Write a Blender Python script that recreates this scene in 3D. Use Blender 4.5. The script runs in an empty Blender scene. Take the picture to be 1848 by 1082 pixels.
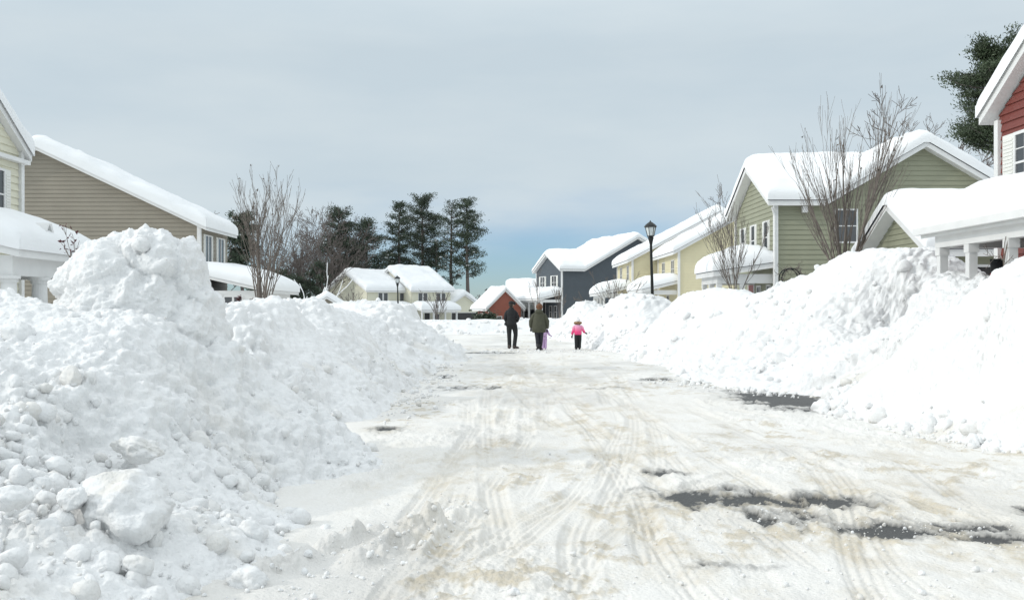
import bpy, bmesh, math, random
import numpy as np
from mathutils import Vector, Matrix
R = math.radians
S = bpy.context.scene
COL = S.collection
# ------------------------------------------------------------------ camera
F, HX, HY, CH = 1800.0, 900.0, 555.0, 1.55      # focal (px of the 1848 px photo), vanishing point, eye height
cam = bpy.data.cameras.new('camera'); co = bpy.data.objects.new('camera', cam); COL.objects.link(co)
co.location = (0, 0, CH); co.rotation_euler = (R(90), 0, 0)
cam.sensor_width = 36; cam.lens = 36*F/1848; cam.shift_x = (924-HX)/1848; cam.shift_y = (HY-541)/1848
cam.clip_start = .1; cam.clip_end = 5000
S.camera = co
# ------------------------------------------------------------------ light
EL, AZ = R(27), R(14)                            # sun from the left, a little behind the camera
to_sun = Vector((-math.cos(EL)*math.cos(AZ), -math.cos(EL)*math.sin(AZ), math.sin(EL)))
sl = bpy.data.lights.new('sun', 'SUN'); sl.energy = 1.35; sl.angle = R(1.5); sl.color = (1, .95, .87)
so = bpy.data.objects.new('sun', sl); COL.objects.link(so); so.rotation_euler = to_sun.to_track_quat('Z', 'Y').to_euler()
W = bpy.data.worlds.new('World'); S.world = W; W.use_nodes = True
nt = W.node_tree; nt.nodes.clear(); N = nt.nodes.new; L = nt.links.new
out = N('ShaderNodeOutputWorld'); bg = N('ShaderNodeBackground'); L(bg.outputs[0], out.inputs[0])
sky = N('ShaderNodeTexSky'); sky.sky_type = 'NISHITA'; sky.sun_disc = False; sky.sun_elevation = EL
sky.sun_rotation = R(270)-AZ; sky.air_density = 1.0; sky.dust_density = .2; sky.ozone_density = 3
bg.inputs[1].default_value = .1
tc = N('ShaderNodeTexCoord'); sep = N('ShaderNodeSeparateXYZ'); L(tc.outputs['Generated'], sep.inputs[0])
mp = N('ShaderNodeMapping'); mp.inputs['Scale'].default_value = (1.2, 1.2, 4.5); mp.inputs['Rotation'].default_value = (0, R(7), 0); L(tc.outputs['Generated'], mp.inputs[0])
nz = N('ShaderNodeTexNoise'); nz.inputs['Scale'].default_value = 1.7; nz.inputs['Detail'].default_value = 6; nz.inputs['Roughness'].default_value = .55; L(mp.outputs[0], nz.inputs[0])
ma = N('ShaderNodeMath'); ma.operation = 'MULTIPLY_ADD'; L(sep.outputs['Z'], ma.inputs[0]); ma.inputs[1].default_value = 3.6; 
L(nz.outputs['Fac'], ma.inputs[2])
ramp = N('ShaderNodeMapRange'); ramp.interpolation_type = 'SMOOTHSTEP'
ramp.inputs['From Min'].default_value = .48; ramp.inputs['From Max'].default_value = .98
ramp.inputs['To Min'].default_value = .12; ramp.inputs['To Max'].default_value = .95
L(ma.outputs[0], ramp.inputs['Value'])
hsv = N('ShaderNodeMixRGB'); hsv.blend_type = 'MULTIPLY'; hsv.inputs[0].default_value = 1; hsv.inputs[2].default_value = (.79, 1.05, 1.42, 1); L(sky.outputs[0], hsv.inputs[1])
n2 = N('ShaderNodeTexNoise'); n2.inputs['Scale'].default_value = 3.2; n2.inputs['Detail'].default_value = 7; L(mp.outputs[0], n2.inputs[0])
cr = N('ShaderNodeMixRGB'); cr.inputs[1].default_value = (6.6, 7.65, 8.25, 1); cr.inputs[2].default_value = (7.4, 8.3, 8.7, 1); 
mr2 = N('ShaderNodeMapRange'); mr2.inputs['From Min'].default_value = .35; mr2.inputs['From Max'].default_value = .65; L(n2.outputs['Fac'], mr2.inputs['Value']); L(mr2.outputs[0], cr.inputs[0])
mx = N('ShaderNodeMixRGB'); L(ramp.outputs[0], mx.inputs[0]); L(hsv.outputs[0], mx.inputs[1]); L(cr.outputs[0], mx.inputs[2]); 
# thin cloud is brighter overhead and round the sun
dt = N('ShaderNodeVectorMath'); dt.operation = 'DOT_PRODUCT'; L(tc.outputs['Generated'], dt.inputs[0]); dt.inputs[1].default_value = to_sun
d0_ = N('ShaderNodeMath'); d0_.operation = 'MAXIMUM'; L(dt.outputs['Value'], d0_.inputs[0]); d0_.inputs[1].default_value = 0
d1_ = N('ShaderNodeMath'); d1_.operation = 'POWER'; L(d0_.outputs[0], d1_.inputs[0]); d1_.inputs[1].default_value = 4
z1_ = N('ShaderNodeMapRange'); z1_.inputs['From Min'].default_value = .25; z1_.inputs['From Max'].default_value = 1; z1_.inputs['To Min'].default_value = 1; z1_.inputs['To Max'].default_value = 2.0; L(sep.outputs['Z'], z1_.inputs['Value'])
g_ = N('ShaderNodeMath'); g_.operation = 'MULTIPLY_ADD'; L(d1_.outputs[0], g_.inputs[0]); g_.inputs[1].default_value = 1.1; L(z1_.outputs[0], g_.inputs[2])
sc_ = N('ShaderNodeVectorMath'); sc_.operation = 'SCALE'; L(mx.outputs[0], sc_.inputs[0]); L(g_.outputs[0], sc_.inputs['Scale']); wm_ = N('ShaderNodeMixRGB'); wm_.blend_type = 'MULTIPLY'; wm_.use_clamp = False; wm_.inputs[2].default_value = (1.07, 1.0, .965, 1)
fg_ = N('ShaderNodeMapRange'); fg_.inputs['From Min'].default_value = 1.05; fg_.inputs['From Max'].default_value = 1.6; L(g_.outputs[0], fg_.inputs['Value']); L(fg_.outputs[0], wm_.inputs[0]); L(sc_.outputs[0], wm_.inputs[1]); L(wm_.outputs[0], bg.inputs[0])
S.view_settings.view_transform = 'Standard'; S.view_settings.look = 'None'; S.view_settings.exposure = -0.15; S.view_settings.gamma = 1
S.render.engine = 'CYCLES'; S.render.resolution_x = 1024; S.render.resolution_y = 599
S.cycles.max_bounces = 6; S.cycles.diffuse_bounces = 3; S.cycles.transparent_max_bounces = 4
# ------------------------------------------------------------------ noise
def _h(ix, iy, iz, seed):
    h = (ix.astype(np.int64)*374761393 + iy.astype(np.int64)*668265263 + iz.astype(np.int64)*2147483647 + seed*1274126177) & 0xffffffff
    h = ((h ^ (h >> 13))*1274126177) & 0xffffffff
    h = ((h ^ (h >> 16))*2246822519) & 0xffffffff
    return ((h ^ (h >> 15)) & 0xffffff)/float(0xffffff)
def vn2(x, y, seed=0):
    ix, iy = np.floor(x), np.floor(y); fx, fy = x-ix, y-iy
    fx = fx*fx*fx*(fx*(fx*6-15)+10); fy = fy*fy*fy*(fy*(fy*6-15)+10); z = np.zeros_like(ix)
    a, b, c, d = _h(ix, iy, z, seed), _h(ix+1, iy, z, seed), _h(ix, iy+1, z, seed), _h(ix+1, iy+1, z, seed)
    return (a*(1-fx)+b*fx)*(1-fy)+(c*(1-fx)+d*fx)*fy
def fbm(x, y, oct=4, seed=0, gain=.5):
    s = 0; a = 1; t = 0; c, sn = .8, .6
    for k in range(oct):
        s = s + a*(vn2(x, y, seed+k)*2-1); t += a; a *= gain
        x, y = (c*x-sn*y)*2.03+17.1, (sn*x+c*y)*2.03-9.7
    return s/t
def billow(x, y, oct=3, seed=0, gain=.5):
    s = 0; a = 1; t = 0; c, sn = .8, .6
    for k in range(oct):
        s = s + a*(1-np.abs(vn2(x, y, seed+k)*2-1)*2); t += a; a *= gain
        x, y = (c*x-sn*y)*2.03+7.1, (sn*x+c*y)*2.03-3.7
    return s/t
def cells(x, y, seed=0):                          # rounded lumps packed side by side, 0..1
    ix, iy = np.floor(x), np.floor(y); best = np.full(x.shape, -9.)
    for dx in (-1, 0, 1):
        for dy in (-1, 0, 1):
            cx, cy = ix+dx, iy+dy; z = np.zeros_like(cx)
            px = cx+_h(cx, cy, z, seed); py = cy+_h(cx, cy, z+1, seed); r = .35+.6*_h(cx, cy, z+2, seed)
            d2 = (x-px)**2+(y-py)**2
            best = np.maximum(best, np.sqrt(np.maximum(r*r-d2, 0)))
    return np.maximum(best, 0)
def vn3(x, y, z, seed=0):
    ix, iy, iz = np.floor(x), np.floor(y), np.floor(z); fx, fy, fz = x-ix, y-iy, z-iz
    fx, fy, fz = (t*t*(3-2*t) for t in (fx, fy, fz)); o = 0
    for dx, wx in ((0, 1-fx), (1, fx)):
        for dy, wy in ((0, 1-fy), (1, fy)):
            w = wx*wy; o = o+w*((1-fz)*_h(ix+dx, iy+dy, iz, seed)+fz*_h(ix+dx, iy+dy, iz+1, seed))
    return o
def fb3(x, y, z, oct=4, seed=0, gain=.5, ridge=False):
    s = 0; a = 1; t = 0
    for k in range(oct):
        n = vn3(x, y, z, seed+k)*2-1; s = s+a*((1-2*np.abs(n)) if ridge else n); t += a; a *= gain
        x, y, z = (.8*x-.6*y)*2.03+17.1, (.48*x+.64*y+.6*z)*2.03-9.7, (-.36*x-.48*y+.8*z)*2.03+3.3
    return s/t
def cells3(x, y, z, seed=0):
    ix, iy, iz = np.floor(x), np.floor(y), np.floor(z); best = np.full(x.shape, 0.)
    for dx in (-1, 0, 1):
        for dy in (-1, 0, 1):
            for dz in (-1, 0, 1):
                cx, cy, cz = ix+dx, iy+dy, iz+dz
                d2 = (x-cx-_h(cx, cy, cz, seed))**2+(y-cy-_h(cx, cy, cz, seed+1))**2+(z-cz-_h(cx, cy, cz, seed+2))**2; rr = .35+.5*_h(cx, cy, cz, seed+3)
                best = np.maximum(best, rr*rr-d2)
    return np.sqrt(best)
sst = lambda a, b, x: (lambda t: t*t*(3-2*t))(np.clip((x-a)/(b-a), 0, 1))
def ground_z(y): return -1.5*sst(60, 135, np.asarray(y, float))
def P(px, py, Y): return ((px-HX)/F*Y, Y, CH+(HY-py)/F*Y)     # the place seen at a pixel when it stands Y metres away
# ------------------------------------------------------------------ materials
MAT = {}
def mat(name, col, rough=.6, bump=None, var=0, vscale=3, metal=0, spec=.5, sss=0, stretch=None):
    if name in MAT: return MAT[name]
    m = bpy.data.materials.new(name); m.use_nodes = True; t = m.node_tree; b = t.nodes['Principled BSDF']
    b.inputs['Base Color'].default_value = (*col, 1); b.inputs['Roughness'].default_value = rough
    b.inputs['Metallic'].default_value = metal; b.inputs['Specular IOR Level'].default_value = spec
    c = t.nodes.new('ShaderNodeTexCoord'); src = c.outputs['Object']
    if stretch:
        q = t.nodes.new('ShaderNodeMapping'); q.inputs['Scale'].default_value = stretch; t.links.new(src, q.inputs[0]); src = q.outputs[0]
    if var:
        n = t.nodes.new('ShaderNodeTexNoise'); n.inputs['Scale'].default_value = vscale; n.inputs['Detail'].default_value = 5; t.links.new(src, n.inputs[0])
        mr = t.nodes.new('ShaderNodeMapRange'); mr.inputs['From Min'].default_value = .3; mr.inputs['From Max'].default_value = .7
        mr.inputs['To Min'].default_value = 1-var; mr.inputs['To Max'].default_value = 1+var; t.links.new(n.outputs['Fac'], mr.inputs['Value'])
        v = t.nodes.new('ShaderNodeVectorMath'); v.operation = 'SCALE'; v.inputs[0].default_value = col; t.links.new(mr.outputs[0], v.inputs['Scale']); t.links.new(v.outputs[0], b.inputs['Base Color'])
    if bump:
        prev = None
        for (sc, dist) in bump:
            n = t.nodes.new('ShaderNodeTexNoise'); n.inputs['Scale'].default_value = sc; n.inputs['Detail'].default_value = 4; t.links.new(src, n.inputs[0])
            bp = t.nodes.new('ShaderNodeBump'); bp.inputs['Distance'].default_value = dist; bp.inputs['Strength'].default_value = 1; t.links.new(n.outputs['Fac'], bp.inputs['Height'])
            if prev: t.links.new(prev.outputs[0], bp.inputs['Normal'])
            prev = bp
        t.links.new(prev.outputs[0], b.inputs['Normal'])
    MAT[name] = m; return m
SNOW = (.775, .778, .775)
mat('snow', SNOW, .65, [(9, .03), (45, .012)], .03, 2, spec=.25)
mat('roof_snow', (.83, .84, .845), .7, [(1.3, .03), (14, .006)], .015, 1, spec=.2)
mat('white_trim', (.72, .72, .71), .45, var=.04)
mat('shingle', (.05, .055, .07), .8)
mat('green_siding', (.285, .29, .205), .55, var=.05, vscale=1.2)
mat('cream_siding', (.68, .62, .42), .55, var=.04, vscale=1.2)
mat('cream_siding_pale', (.68, .66, .53), .55, var=.04, vscale=1.2)
mat('taupe_siding', (.265, .238, .19), .55, var=.06, vscale=1.2)
mat('blue_siding', (.075, .09, .105), .55, var=.06, vscale=1.2)
mat('red_siding', (.17, .038, .028), .5, var=.06, vscale=1.5)
mat('brick_red', (.27, .085, .055), .6, var=.06, vscale=1.5)
mat('glass', (.045, .05, .055), .12, spec=.6)
mat('screen', (.10, .105, .11), .4, spec=.4, var=.1)
mat('shutter_paint', (.74, .74, .70), .5)
mat('dark_door', (.03, .028, .028), .5, var=.2)
mat('red_door', (.18, .03, .025), .4)
mat('black_metal', (.012, .014, .013), .38, metal=.3, spec=.5)
mat('lamp_glass', (.62, .66, .66), .12, spec=.5)
mat('bark', (.17, .145, .125), .85, [(30, .01)], .25, 6)
mat('bark_far', (.13, .11, .10), .9, None, .2, 2)
mat('needles', (.046, .066, .04), .6, None, .5, 1.1)
mat('needles_near', (.05, .072, .035), .6, None, .5, 1.3)
mat('berry', (.09, .018, .022), .5)
mat('skin', (.52, .33, .25), .5)
mat('black_cloth', (.012, .013, .015), .8, [(12, .02)])
mat('dark_trouser', (.010, .012, .013), .8, [(9, .02)])
mat('navy_trouser', (.014, .015, .022), .75, [(9, .02)])
mat('olive_cloth', (.058, .060, .038), .75, [(7, .03)], .12, 5)
mat('hair_auburn', (.13, .05, .018), .6, var=.3, vscale=15)
mat('hair_dark', (.03, .02, .014), .6)
mat('fur', (.28, .16, .08), .9, [(60, .02)], .3, 30)
mat('pink', (.85, .10, .27), .6, [(9, .02)])
mat('lilac', (.55, .38, .62), .6, [(9, .02)])
mat('wool_white', (.75, .74, .74), .9, [(60, .01)])
mat('boot', (.014, .013, .014), .6)
mat('boot_brown', (.05, .035, .028), .6)
mat('red_cloth', (.5, .03, .03), .6)
mat('orange_paint', (.7, .2, .03), .6)
mat('stone', (.30, .27, .22), .8, var=.2, vscale=6)
mat('box_grey', (.16, .15, .13), .7, var=.15)
def attr_snow(name, base=None):                              # snow whose grime (a real stain) and bare asphalt come from two mesh attributes
    base = base or SNOW; m = bpy.data.materials.new(name); m.use_nodes = True; t = m.node_tree; b = t.nodes['Principled BSDF']; Nn = t.nodes.new; Ll = t.links.new
    a = Nn('ShaderNodeAttribute'); a.attribute_name = 'dirt'; w = Nn('ShaderNodeAttribute'); w.attribute_name = 'bare'
    tcn = Nn('ShaderNodeTexCoord')
    n = Nn('ShaderNodeTexNoise'); n.inputs['Scale'].default_value = 22; n.inputs['Detail'].default_value = 5; Ll(tcn.outputs['Object'], n.inputs[0])
    grime = Nn('ShaderNodeMixRGB'); grime.inputs[1].default_value = (.47, .43, .36, 1); grime.inputs[2].default_value = (.66, .585, .45, 1); Ll(n.outputs['Fac'], grime.inputs[0])
    mul = Nn('ShaderNodeMath'); mul.operation = 'MULTIPLY_ADD'; mul.inputs[1].default_value = .9; Ll(n.outputs['Fac'], mul.inputs[0]); mul.inputs[2].default_value = -.45
    add = Nn('ShaderNodeMath'); add.operation = 'MULTIPLY'; 
    pl = Nn('ShaderNodeMath'); pl.operation = 'ADD'; pl.inputs[1].default_value = 1; Ll(mul.outputs[0], pl.inputs[0]); Ll(pl.outputs[0], add.inputs[0]); Ll(a.outputs['Fac'], add.inputs[1]); add.use_clamp = True
    m1 = Nn('ShaderNodeMixRGB'); m1.inputs[1].default_value = (*base, 1); Ll(add.outputs[0], m1.inputs[0]); Ll(grime.outputs[0], m1.inputs[2])
    n3 = Nn('ShaderNodeTexNoise'); n3.inputs['Scale'].default_value = 60; n3.inputs['Detail'].default_value = 3; Ll(tcn.outputs['Object'], n3.inputs[0])
    asp = Nn('ShaderNodeMixRGB'); asp.inputs[1].default_value = (.03, .032, .034, 1); asp.inputs[2].default_value = (.09, .09, .085, 1); Ll(n3.outputs['Fac'], asp.inputs[0])
    m2 = Nn('ShaderNodeMixRGB'); Ll(w.outputs['Fac'], m2.inputs[0]); Ll(m1.outputs[0], m2.inputs[1]); Ll(asp.outputs[0], m2.inputs[2]); Ll(m2.outputs[0], b.inputs['Base Color'])
    rr_ = Nn('ShaderNodeMapRange'); rr_.inputs['To Min'].default_value = .6; rr_.inputs['To Max'].default_value = .55; Ll(w.outputs['Fac'], rr_.inputs['Value']); Ll(rr_.outputs[0], b.inputs['Roughness']); b.inputs['Specular IOR Level'].default_value = .3
    nb = Nn('ShaderNodeTexNoise'); nb.inputs['Scale'].default_value = 38; nb.inputs['Detail'].default_value = 5; Ll(tcn.outputs['Object'], nb.inputs[0])
    bp = Nn('ShaderNodeBump'); bp.inputs['Distance'].default_value = .014; Ll(nb.outputs['Fac'], bp.inputs['Height']); Ll(bp.outputs[0], b.inputs['Normal'])
    MAT[name] = m
attr_snow('grimy_snow'); attr_snow('packed_snow', (.79, .775, .745))
def pink_fade():                                  # the girl's jacket: pale shoulders dyed to hot pink at the hem
    m = bpy.data.materials.new('pink_jacket'); m.use_nodes = True; t = m.node_tree; b = t.nodes['Principled BSDF']
    c = t.nodes.new('ShaderNodeTexCoord'); s = t.nodes.new('ShaderNodeSeparateXYZ'); t.links.new(c.outputs['Object'], s.inputs[0])
    r = t.nodes.new('ShaderNodeMapRange'); r.inputs['From Min'].default_value = .66; r.inputs['From Max'].default_value = .92; t.links.new(s.outputs['Z'], r.inputs['Value'])
    x = t.nodes.new('ShaderNodeMixRGB'); x.inputs[1].default_value = (.85, .07, .24, 1); x.inputs[2].default_value = (.82, .48, .66, 1)
    t.links.new(r.outputs[0], x.inputs[0]); t.links.new(x.outputs[0], b.inputs['Base Color']); b.inputs['Roughness'].default_value = .6; MAT['pink_jacket'] = m
pink_fade()
# ------------------------------------------------------------------ mesh helpers
def tag(o, label=None, cat=None, group=None, kind=None):
    if label: o['label'] = label
    if cat: o['category'] = cat
    if group: o['group'] = group
    if kind: o['kind'] = kind
    return o
def empty(name, loc, rz=0):
    o = bpy.data.objects.new(name, None); COL.objects.link(o); o.location = loc; o.rotation_euler = (0, 0, rz); o.empty_display_size = .2; return o
def link(name, me, m, parent=None, smooth=False):
    me.materials.append(MAT[m])
    if smooth: me.polygons.foreach_set('use_smooth', np.ones(len(me.polygons), bool))
    o = bpy.data.objects.new(name, me); COL.objects.link(o)
    if parent: o.parent = parent
    return o
def npmesh(name, V, Fc, m, parent=None, smooth=True, attrs=None):
    V = np.asarray(V, np.float32); Fc = np.asarray(Fc, np.int32); k = Fc.shape[1]
    me = bpy.data.meshes.new(name); me.vertices.add(len(V)); me.vertices.foreach_set('co', V.ravel())
    me.loops.add(Fc.size); me.loops.foreach_set('vertex_index', Fc.ravel())
    me.polygons.add(len(Fc)); me.polygons.foreach_set('loop_start', np.arange(0, Fc.size, k, dtype=np.int32))
    if attrs:
        for n, a in attrs.items():
            at = me.attributes.new(n, 'FLOAT', 'POINT'); at.data.foreach_set('value', np.asarray(a, np.float32))
    me.update(calc_edges=True); me.validate()
    return link(name, me, m, parent, smooth)
class MB:
    def __init__(s, mirror=False): s.v = []; s.f = []; s.mir = mirror
    def poly(s, pts):
        b = len(s.v); s.v += [tuple(p) for p in pts]; s.f.append(tuple(range(b, b+len(pts))))
    def hexa(s, p):                               # 8 corners: bottom ring 0-3, top ring 4-7
        b = len(s.v); s.v += [tuple(q) for q in p]
        s.f += [tuple(b+i for i in t) for t in ((3, 2, 1, 0), (4, 5, 6, 7), (0, 1, 5, 4), (1, 2, 6, 5), (2, 3, 7, 6), (3, 0, 4, 7))]
    def box(s, x0, x1, y0, y1, z0, z1):
        s.hexa([(x0, y0, z0), (x1, y0, z0), (x1, y1, z0), (x0, y1, z0), (x0, y0, z1), (x1, y0, z1), (x1, y1, z1), (x0, y1, z1)])
    def obox(s, o, e, n, s0, s1, z0, z1, n0, n1): # box on a wall: along e, up, out along n
        q = lambda a, z, c: (o[0]+e[0]*a+n[0]*c, o[1]+e[1]*a+n[1]*c, z)
        s.hexa([q(s0, z0, n0), q(s0, z0, n1), q(s1, z0, n1), q(s1, z0, n0), q(s0, z1, n0), q(s0, z1, n1), q(s1, z1, n1), q(s1, z1, n0)])
    def tube(s, pts, rad, n=8, cap=True, flat=None):
        pts = [Vector(p) for p in pts]; rings = []; up = Vector((0, 0, 1))
        ref = None
        for i, p in enumerate(pts):
            d = (pts[min(i+1, len(pts)-1)]-pts[max(i-1, 0)])
            if d.length < 1e-7: d = Vector((0, 0, 1))
            d.normalize()
            if ref is None: ref = Vector((1, 0, 0)) if abs(d.x) < .8 else Vector((0, 1, 0))
            a = (ref - d*ref.dot(d)); a.normalize(); ref = a; b = d.cross(a)
            r = rad[i] if hasattr(rad, '__len__') else rad; ra, rb = r if hasattr(r, '__len__') else (r, r)
            base = len(s.v)
            for k in range(n):
                t = 2*math.pi*k/n; s.v.append(tuple(p+a*(math.cos(t)*ra)+b*(math.sin(t)*rb)))
            rings.append(base)
        for i in range(len(rings)-1):
            for k in range(n):
                k2 = (k+1) % n; s.f.append((rings[i]+k, rings[i]+k2, rings[i+1]+k2, rings[i+1]+k))
        if cap: s.f.append(tuple(rings[0]+k for k in reversed(range(n)))); s.f.append(tuple(rings[-1]+k for k in range(n)))
    def prism(s, ring, z0, z1):
        n = len(ring); b = len(s.v); s.v += [(x, y, z0) for x, y in ring]+[(x, y, z1) for x, y in ring]
        s.f.append(tuple(b+i for i in reversed(range(n)))); s.f.append(tuple(b+n+i for i in range(n)))
        for i in range(n): j = (i+1) % n; s.f.append((b+i, b+j, b+n+j, b+n+i))
    def build(s, name, m, parent=None, smooth=False):
        v = [(-x, y, z) for x, y, z in s.v] if s.mir else s.v
        f = [tuple(reversed(t)) for t in s.f] if s.mir else s.f
        me = bpy.data.meshes.new(name); me.from_pydata(v, [], f); me.update()
        return link(name, me, m, parent, smooth)
def ico(sub):
    bm = bmesh.new(); bmesh.ops.create_icosphere(bm, subdivisions=sub, radius=1); v = np.array([x.co[:] for x in bm.verts]); f = np.array([[x.index for x in q.verts] for q in bm.faces]); bm.free(); return v, f
ICO = {k: ico(k) for k in (1, 2, 3, 4, 5)}
rng = np.random.default_rng(7)
def chunk_shape(sub, seed, planes=9, rough=.2):
    r_ = np.random.default_rng(seed); v, f = ICO[sub]
    n = r_.normal(size=(planes, 3)); n /= np.linalg.norm(n, axis=1)[:, None]; h = r_.uniform(.58, 1, planes)
    dp = v@n.T; c = np.where(dp > .05, h/np.maximum(dp, .05), 9); c = np.concatenate([c, np.full((len(v), 1), 1.05)], 1)
    r = (np.sum(c**-14., axis=1))**(-1/14.)
    r = r*(1+rough*1.5*fb3(v[:, 0]*1.6+seed, v[:, 1]*1.6, v[:, 2]*1.6, 4, seed, .6))
    w = v*r[:, None]; w *= r_.uniform(.75, 1.15, 3); return w, f
CH_T = {k: [chunk_shape(k, 50+i) for i in range(9)] for k in (1, 2, 3)}
def place_chunks(pos, rad, sub):
    VV = []; FF = []; b = 0; pos = np.asarray(pos); 
    for p, r in zip(pos, rad):
        v, f = CH_T[sub][rng.integers(9)]; q = rng.normal(size=4); q /= np.linalg.norm(q); w, x, y, z = q
        M = np.array([[1-2*(y*y+z*z), 2*(x*y-z*w), 2*(x*z+y*w)], [2*(x*y+z*w), 1-2*(x*x+z*z), 2*(y*z-x*w)], [2*(x*z-y*w), 2*(y*z+x*w), 1-2*(x*x+y*y)]])
        VV.append(v@M.T*r+p); FF.append(f+b); b += len(v)
    return (np.concatenate(VV), np.concatenate(FF)) if VV else (np.zeros((0, 3)), np.zeros((0, 3), int))
# ------------------------------------------------------------------ road
TRK = []                                          # wheel tracks (photo px on the ground -> metres)
def G(px, py): Y = CH*F/(py-HY); return ((px-HX)/F*Y, Y)
def track(pts, off=(0,), w=.11):
    p = np.array([G(*q) for q in pts]); t = np.linspace(0, 1, len(p)); tt = np.linspace(0, 1, 60)
    deg = min(3, len(p)-1); cx = np.polyfit(t, p[:, 0], deg); cy = np.polyfit(t, p[:, 1], deg); x, y = np.polyval(cx, tt), np.polyval(cy, tt)
    dx, dy = np.gradient(x), np.gradient(y); l = np.hypot(dx, dy)
    for o in off: TRK.append((x-dy/l*o, y+dx/l*o, w))
track([(700, 1085), (800, 960), (845, 840), (850, 720)], (0,)); track([(650, 1085), (770, 950), (830, 830), (842, 720)])
track([(1100, 1085), (1095, 960), (1110, 870), (1150, 780), (1130, 720)]); track([(1060, 1085), (1060, 960), (1075, 880), (1120, 790), (1080, 700)])
track([(840, 1030), (930, 950), (1010, 910), (1090, 860), (1150, 800)]); track([(1480, 1085), (1400, 990), (1290, 900), (1170, 810), (1000, 700), (960, 660)])
track([(1380, 1085), (1300, 990), (1200, 890), (1120, 790), (960, 700), (930, 660)]); track([(1680, 1085), (1580, 960), (1520, 880), (1440, 800), (1250, 740)])
track([(1580, 1085), (1540, 960), (1480, 860), (1380, 790), (1200, 730)]); track([(1290, 1085), (1230, 1000), (1150, 880), (1080, 780), (900, 640)])
track([(960, 1085), (905, 950), (880, 830), (880, 700), (890, 640)]); track([(1240, 1085), (1180, 950), (1175, 850), (1170, 740), (1080, 660)]); track([(1020, 1085), (1130, 940), (1330, 860), (1650, 810)]); track([(760, 1085), (900, 950), (960, 850), (985, 720), (960, 640)]); track([(1848, 960), (1700, 880), (1560, 800), (1320, 740)])
rt_ = random.Random(12)
for i in range(11):
    x0_, x1_, w_ = rt_.uniform(-.9, 3.9), rt_.uniform(-.6, 3.2), rt_.uniform(-.5, .5); yy_ = np.geomspace(4.6, rt_.uniform(22, 45), 60); tt_ = np.linspace(0, 1, 60)
    TRK.append((x0_+(x1_-x0_)*tt_+w_*np.sin(tt_*math.pi), yy_, .10))
BARE = [(1.85, 8.1, .6, .42, 1.1), (2.5, 7.95, .5, .35, 1.05), (2.15, 7.35, .35, .28, .9), (2.75, 6.95, .5, .3, 1), (3.15, 7.0, .4, .2, .9), (3.35, 6.65, .35, .18, .85), (1.62, 9.3, .22, .22, .8), (1.3, 8.5, .25, .15, .6),
        (4.85, 16.9, .8, 1.7, 1.3), (5.2, 15.4, .6, .6, 1.05), (-1.35, 12.7, .25, .4, .95), (3.45, 21.2, .5, .5, .9), (4.1, 20.6, .4, .3, .9), (-.6, 19.2, .8, .5, .55), (-.7, 34.2, 1.4, .35, .95), (0.1, 37.6, .5, .2, .7),
        (-1.6, 58.0, 1.4, .9, .9), (2.0, 19.0, .5, .4, .4), (4.2, 7.6, .3, .2, .5), (-1.3, 22.5, .4, .5, .6), (1.5, 6.0, .25, .12, .5)]
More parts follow.
